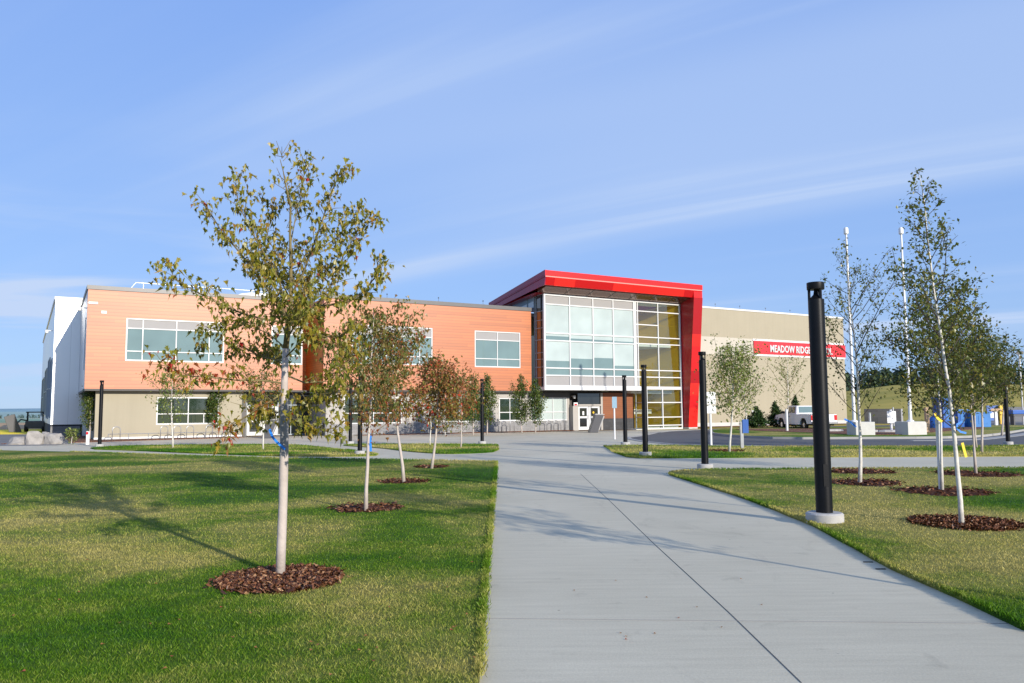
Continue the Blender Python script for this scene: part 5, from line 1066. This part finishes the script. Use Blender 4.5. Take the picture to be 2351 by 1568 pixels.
def rock(u, v, w, d, h, seed, label, flat=.6):
    g = random.Random(seed); p = gp(u, v); bm = bmesh.new(); bmesh.ops.create_icosphere(bm, subdivisions=3, radius=1)
    planes = [(Vector((g.uniform(-1, 1), g.uniform(-1, 1), g.uniform(-.3, 1))).normalized(), g.uniform(.55, .85)) for _ in range(14)]+[(Vector((0, 0, 1)), flat)]
    from mathutils import noise as mn
    for q in bm.verts:
        c = q.co.copy()
        for n_, k in planes:
            e_ = c.dot(n_)-k
            if e_ > 0: c -= n_*e_
        c += c.normalized()*mn.noise(c*2.5+Vector((seed, 0, 0)))*.08; q.co = Vector((c.x*w, c.y*d, max(0, c.z*h/.75+.25*h)))
    me = bpy.data.meshes.new('boulder'); bm.to_mesh(me); bm.free(); link('boulder', me, M['rock'], None, (p.x, p.y+d*.5, -.02), g.uniform(0, .4), label, 'boulder', 'boulders at the end of the left path')
rock(66, 1021, .60, .7, .62, 13, 'tallest grey boulder, split in two tones, left of the path end', .7); rock(94, 1020, .50, .6, .62, 4, 'cracked grey boulder in the middle of the row'); rock(122, 1020, .75, .6, .55, 5, 'broad low boulder at the right end of the row'); rock(32, 1021, .7, .7, .42, 6, 'low pale boulder at the left end of the row')
b, h, l = sight_tree(164, 1019, 164, 990); tree(b, h, 'low yellow green clump in the mulch at the building corner', L_LIGHT, 'shrub', cat='shrub', crown0=.02, width=.4, n=18, leaves=420, size=.10, tr=.02, up=1.2, seed=81, cluster=.1)
post('marker_stake', 201, 1021, 990, .12, 'sign_white', 'short white and red marker stake beside the left aspen', 'stake', [(-.05, .05, -.16, -.04, 0, 'tail_red')])
# right background
def wall_thing(px, h, mat, label, name='low_wall', t=.3):
    P_ = [gp(u, v) for u, v in px]; m = MB()
    for a_, b_ in zip(P_[:-1], P_[1:]):
        d = (b_-a_).normalized(); n_ = Vector((-d.y, d.x, 0))*t; m.hexa([a_, b_, b_+n_, a_+n_]+[q+Vector((0, 0, h)) for q in (a_, b_, b_+n_, a_+n_)])
    m.build(name, M[mat], label=label, cat='wall')
wall_thing([(1985, 972), (2070, 973)], 1.5, 'grey_wall', 'grey boundary wall far behind the flagpoles'); wall_thing([(2296, 968), (2370, 968)], 1.6, 'grey_wall', 'grey stepped wall at the right edge below the hill')
def play(u, v, tv, w, mat, label, name='blue_container', dome=False):
    p = gp(u, v); h = hgt(p, u, tv); r = empty(name, (p.x, p.y, 0), .3, label=label, cat='container', group='blue containers beyond the road'); m = MB()
    if dome: m.lathe([(0, .12), (w/2, .12), (w/2*1.08, h*.35), (w/2*.95, h*.75), (w*.2, h), (0, h)], 14)
    else: m.box(-w/2, w/2, -w/2, w/2, .1, h-.12)
    m.build('body', M[mat], r, bevel=0 if dome else .05, smooth=dome)
    m = MB(); m.box(-w/2-.04, w/2+.04, -w/2-.04, w/2+.04, 0, .1); m.build('base', M['dark_bin'], r)
    if not dome: m = MB(); m.box(-w/2-.05, w/2+.05, -w/2-.05, w/2+.05, h-.118, h); m.build('lid', M['light_blue'], r); m = MB(); m.box(-w*.3, w*.3, -w/2-.02, -w/2-.001, h*.3, h*.8); m.build('door', M['light_blue'], r)
play(2239, 984, 946, 1.5, 'light_blue', 'widest light blue container behind the thin trunks on the right'); play(2168, 986, 912, 1.0, 'blue_plastic', 'tall blue container right of the second flagpole'); play(2148, 987, 955, 1.0, 'blue_plastic', 'low dark blue container left of the tall one', dome=True); play(2200, 984, 940, 1.3, 'blue_plastic', 'dark blue container half hidden behind the bent birch')
p = gp(2284, 974); r = empty('blue_board', (p.x, p.y, 0), .1, label='blue board on legs beside the yellow board', cat='board'); m = MB(); m.box(-.75, .75, -.06, .06, .35, 1.75); m.build('board', M['blue_plastic'], r); m = MB(); m.box(-.5, .3, -.08, -.061, .6, 1.1); m.build('poster', M['sign_white'], r)
for x in (-.6, .6): m = MB(); m.box(x-.05, x+.05, -.04, .04, 0, .35); m.build('leg', M['steel'], r)
p = gp(2342, 978); r = empty('picnic_bench', (p.x, p.y, 0), .2, label='dark bench with a blue cover at the right edge beyond the road', cat='bench'); m = MB(); m.box(-.9, .9, -.3, .3, 1.0, 1.35); m.build('cover', M['blue_plastic'], r, bevel=.05); m = MB(); m.box(-.8, .8, -.25, .25, .8, 1.0); m.build('top', M['dark_bin'], r)
for x in (-.7, .7): m = MB(); m.box(x-.06, x+.06, -.2, .2, 0, .8); m.build('leg', M['dark_bin'], r)
def pad(u, v, w, d, label):
    p = gp(u, v); m = MB(); m.lathe([(0, 0), (w, 0), (w*.95, .14), (0, .14)], 14); o = m.build('concrete_footing', M['cast'], label=label, cat='footing', group='pale footings on the island', loc=(p.x, p.y, .13)); o.scale = (1, d, 1)
pad(2047, 997, 1.0, .6, 'round pale footing under the white notice post'); pad(2000, 997, .8, .6, 'round pale footing left of the white notice post'); pad(1905, 995, .9, .5, 'pale footing on the mulch behind the truck tailgate')
# wood on the right hill and shelter belt on the left plain
def wood(name, label, az0, az1, r0, r1, n, h, mat, zf, seed):
    g = random.Random(seed); mb = MB()
    for k in range(n):
        a = rad(g.uniform(az0, az1)); r_ = g.uniform(r0, r1); x, y = r_*math.sin(a), r_*math.cos(a); z = zf(r_, a); hh = h*g.uniform(.6, 1.25); w = hh*g.uniform(.28, .5)
        for j in range(34):
            t = g.random(); rr = w*(1-t*.55)*math.sqrt(g.random()); b_ = g.uniform(0, 6.283); leaf(mb, Vector((x+rr*math.cos(b_), y+rr*math.sin(b_), z+hh*(.08+.92*t))), hh*.24, g, 'quad', 0, g.random())
    mb.build(name, mat, kind='stuff', label=label, cat='wood')
def zr(r_, a):
    d = math.degrees(a); right = max(0, min(1, (d-12)/14))*max(0, min(1, (100-d)/25)); t = max(0, min(1, (r_-112)/110)); return -.3+right*(t*t*(3-2*t))*(6.2+1.5*math.sin(a*5.))+right*max(0, r_-250)*.012
wood('far_wood', 'dense dark wood along the top of the grassy hill on the right', 19, 48, 225, 262, 520, 5.2, L_FOREST, zr, 4)
wood('shelter_belt', 'thin dark belt of trees far off on the left plain', -33, -27.5, 560, 600, 70, 2.2, L_FOREST, lambda r_, a: -1.6, 6)
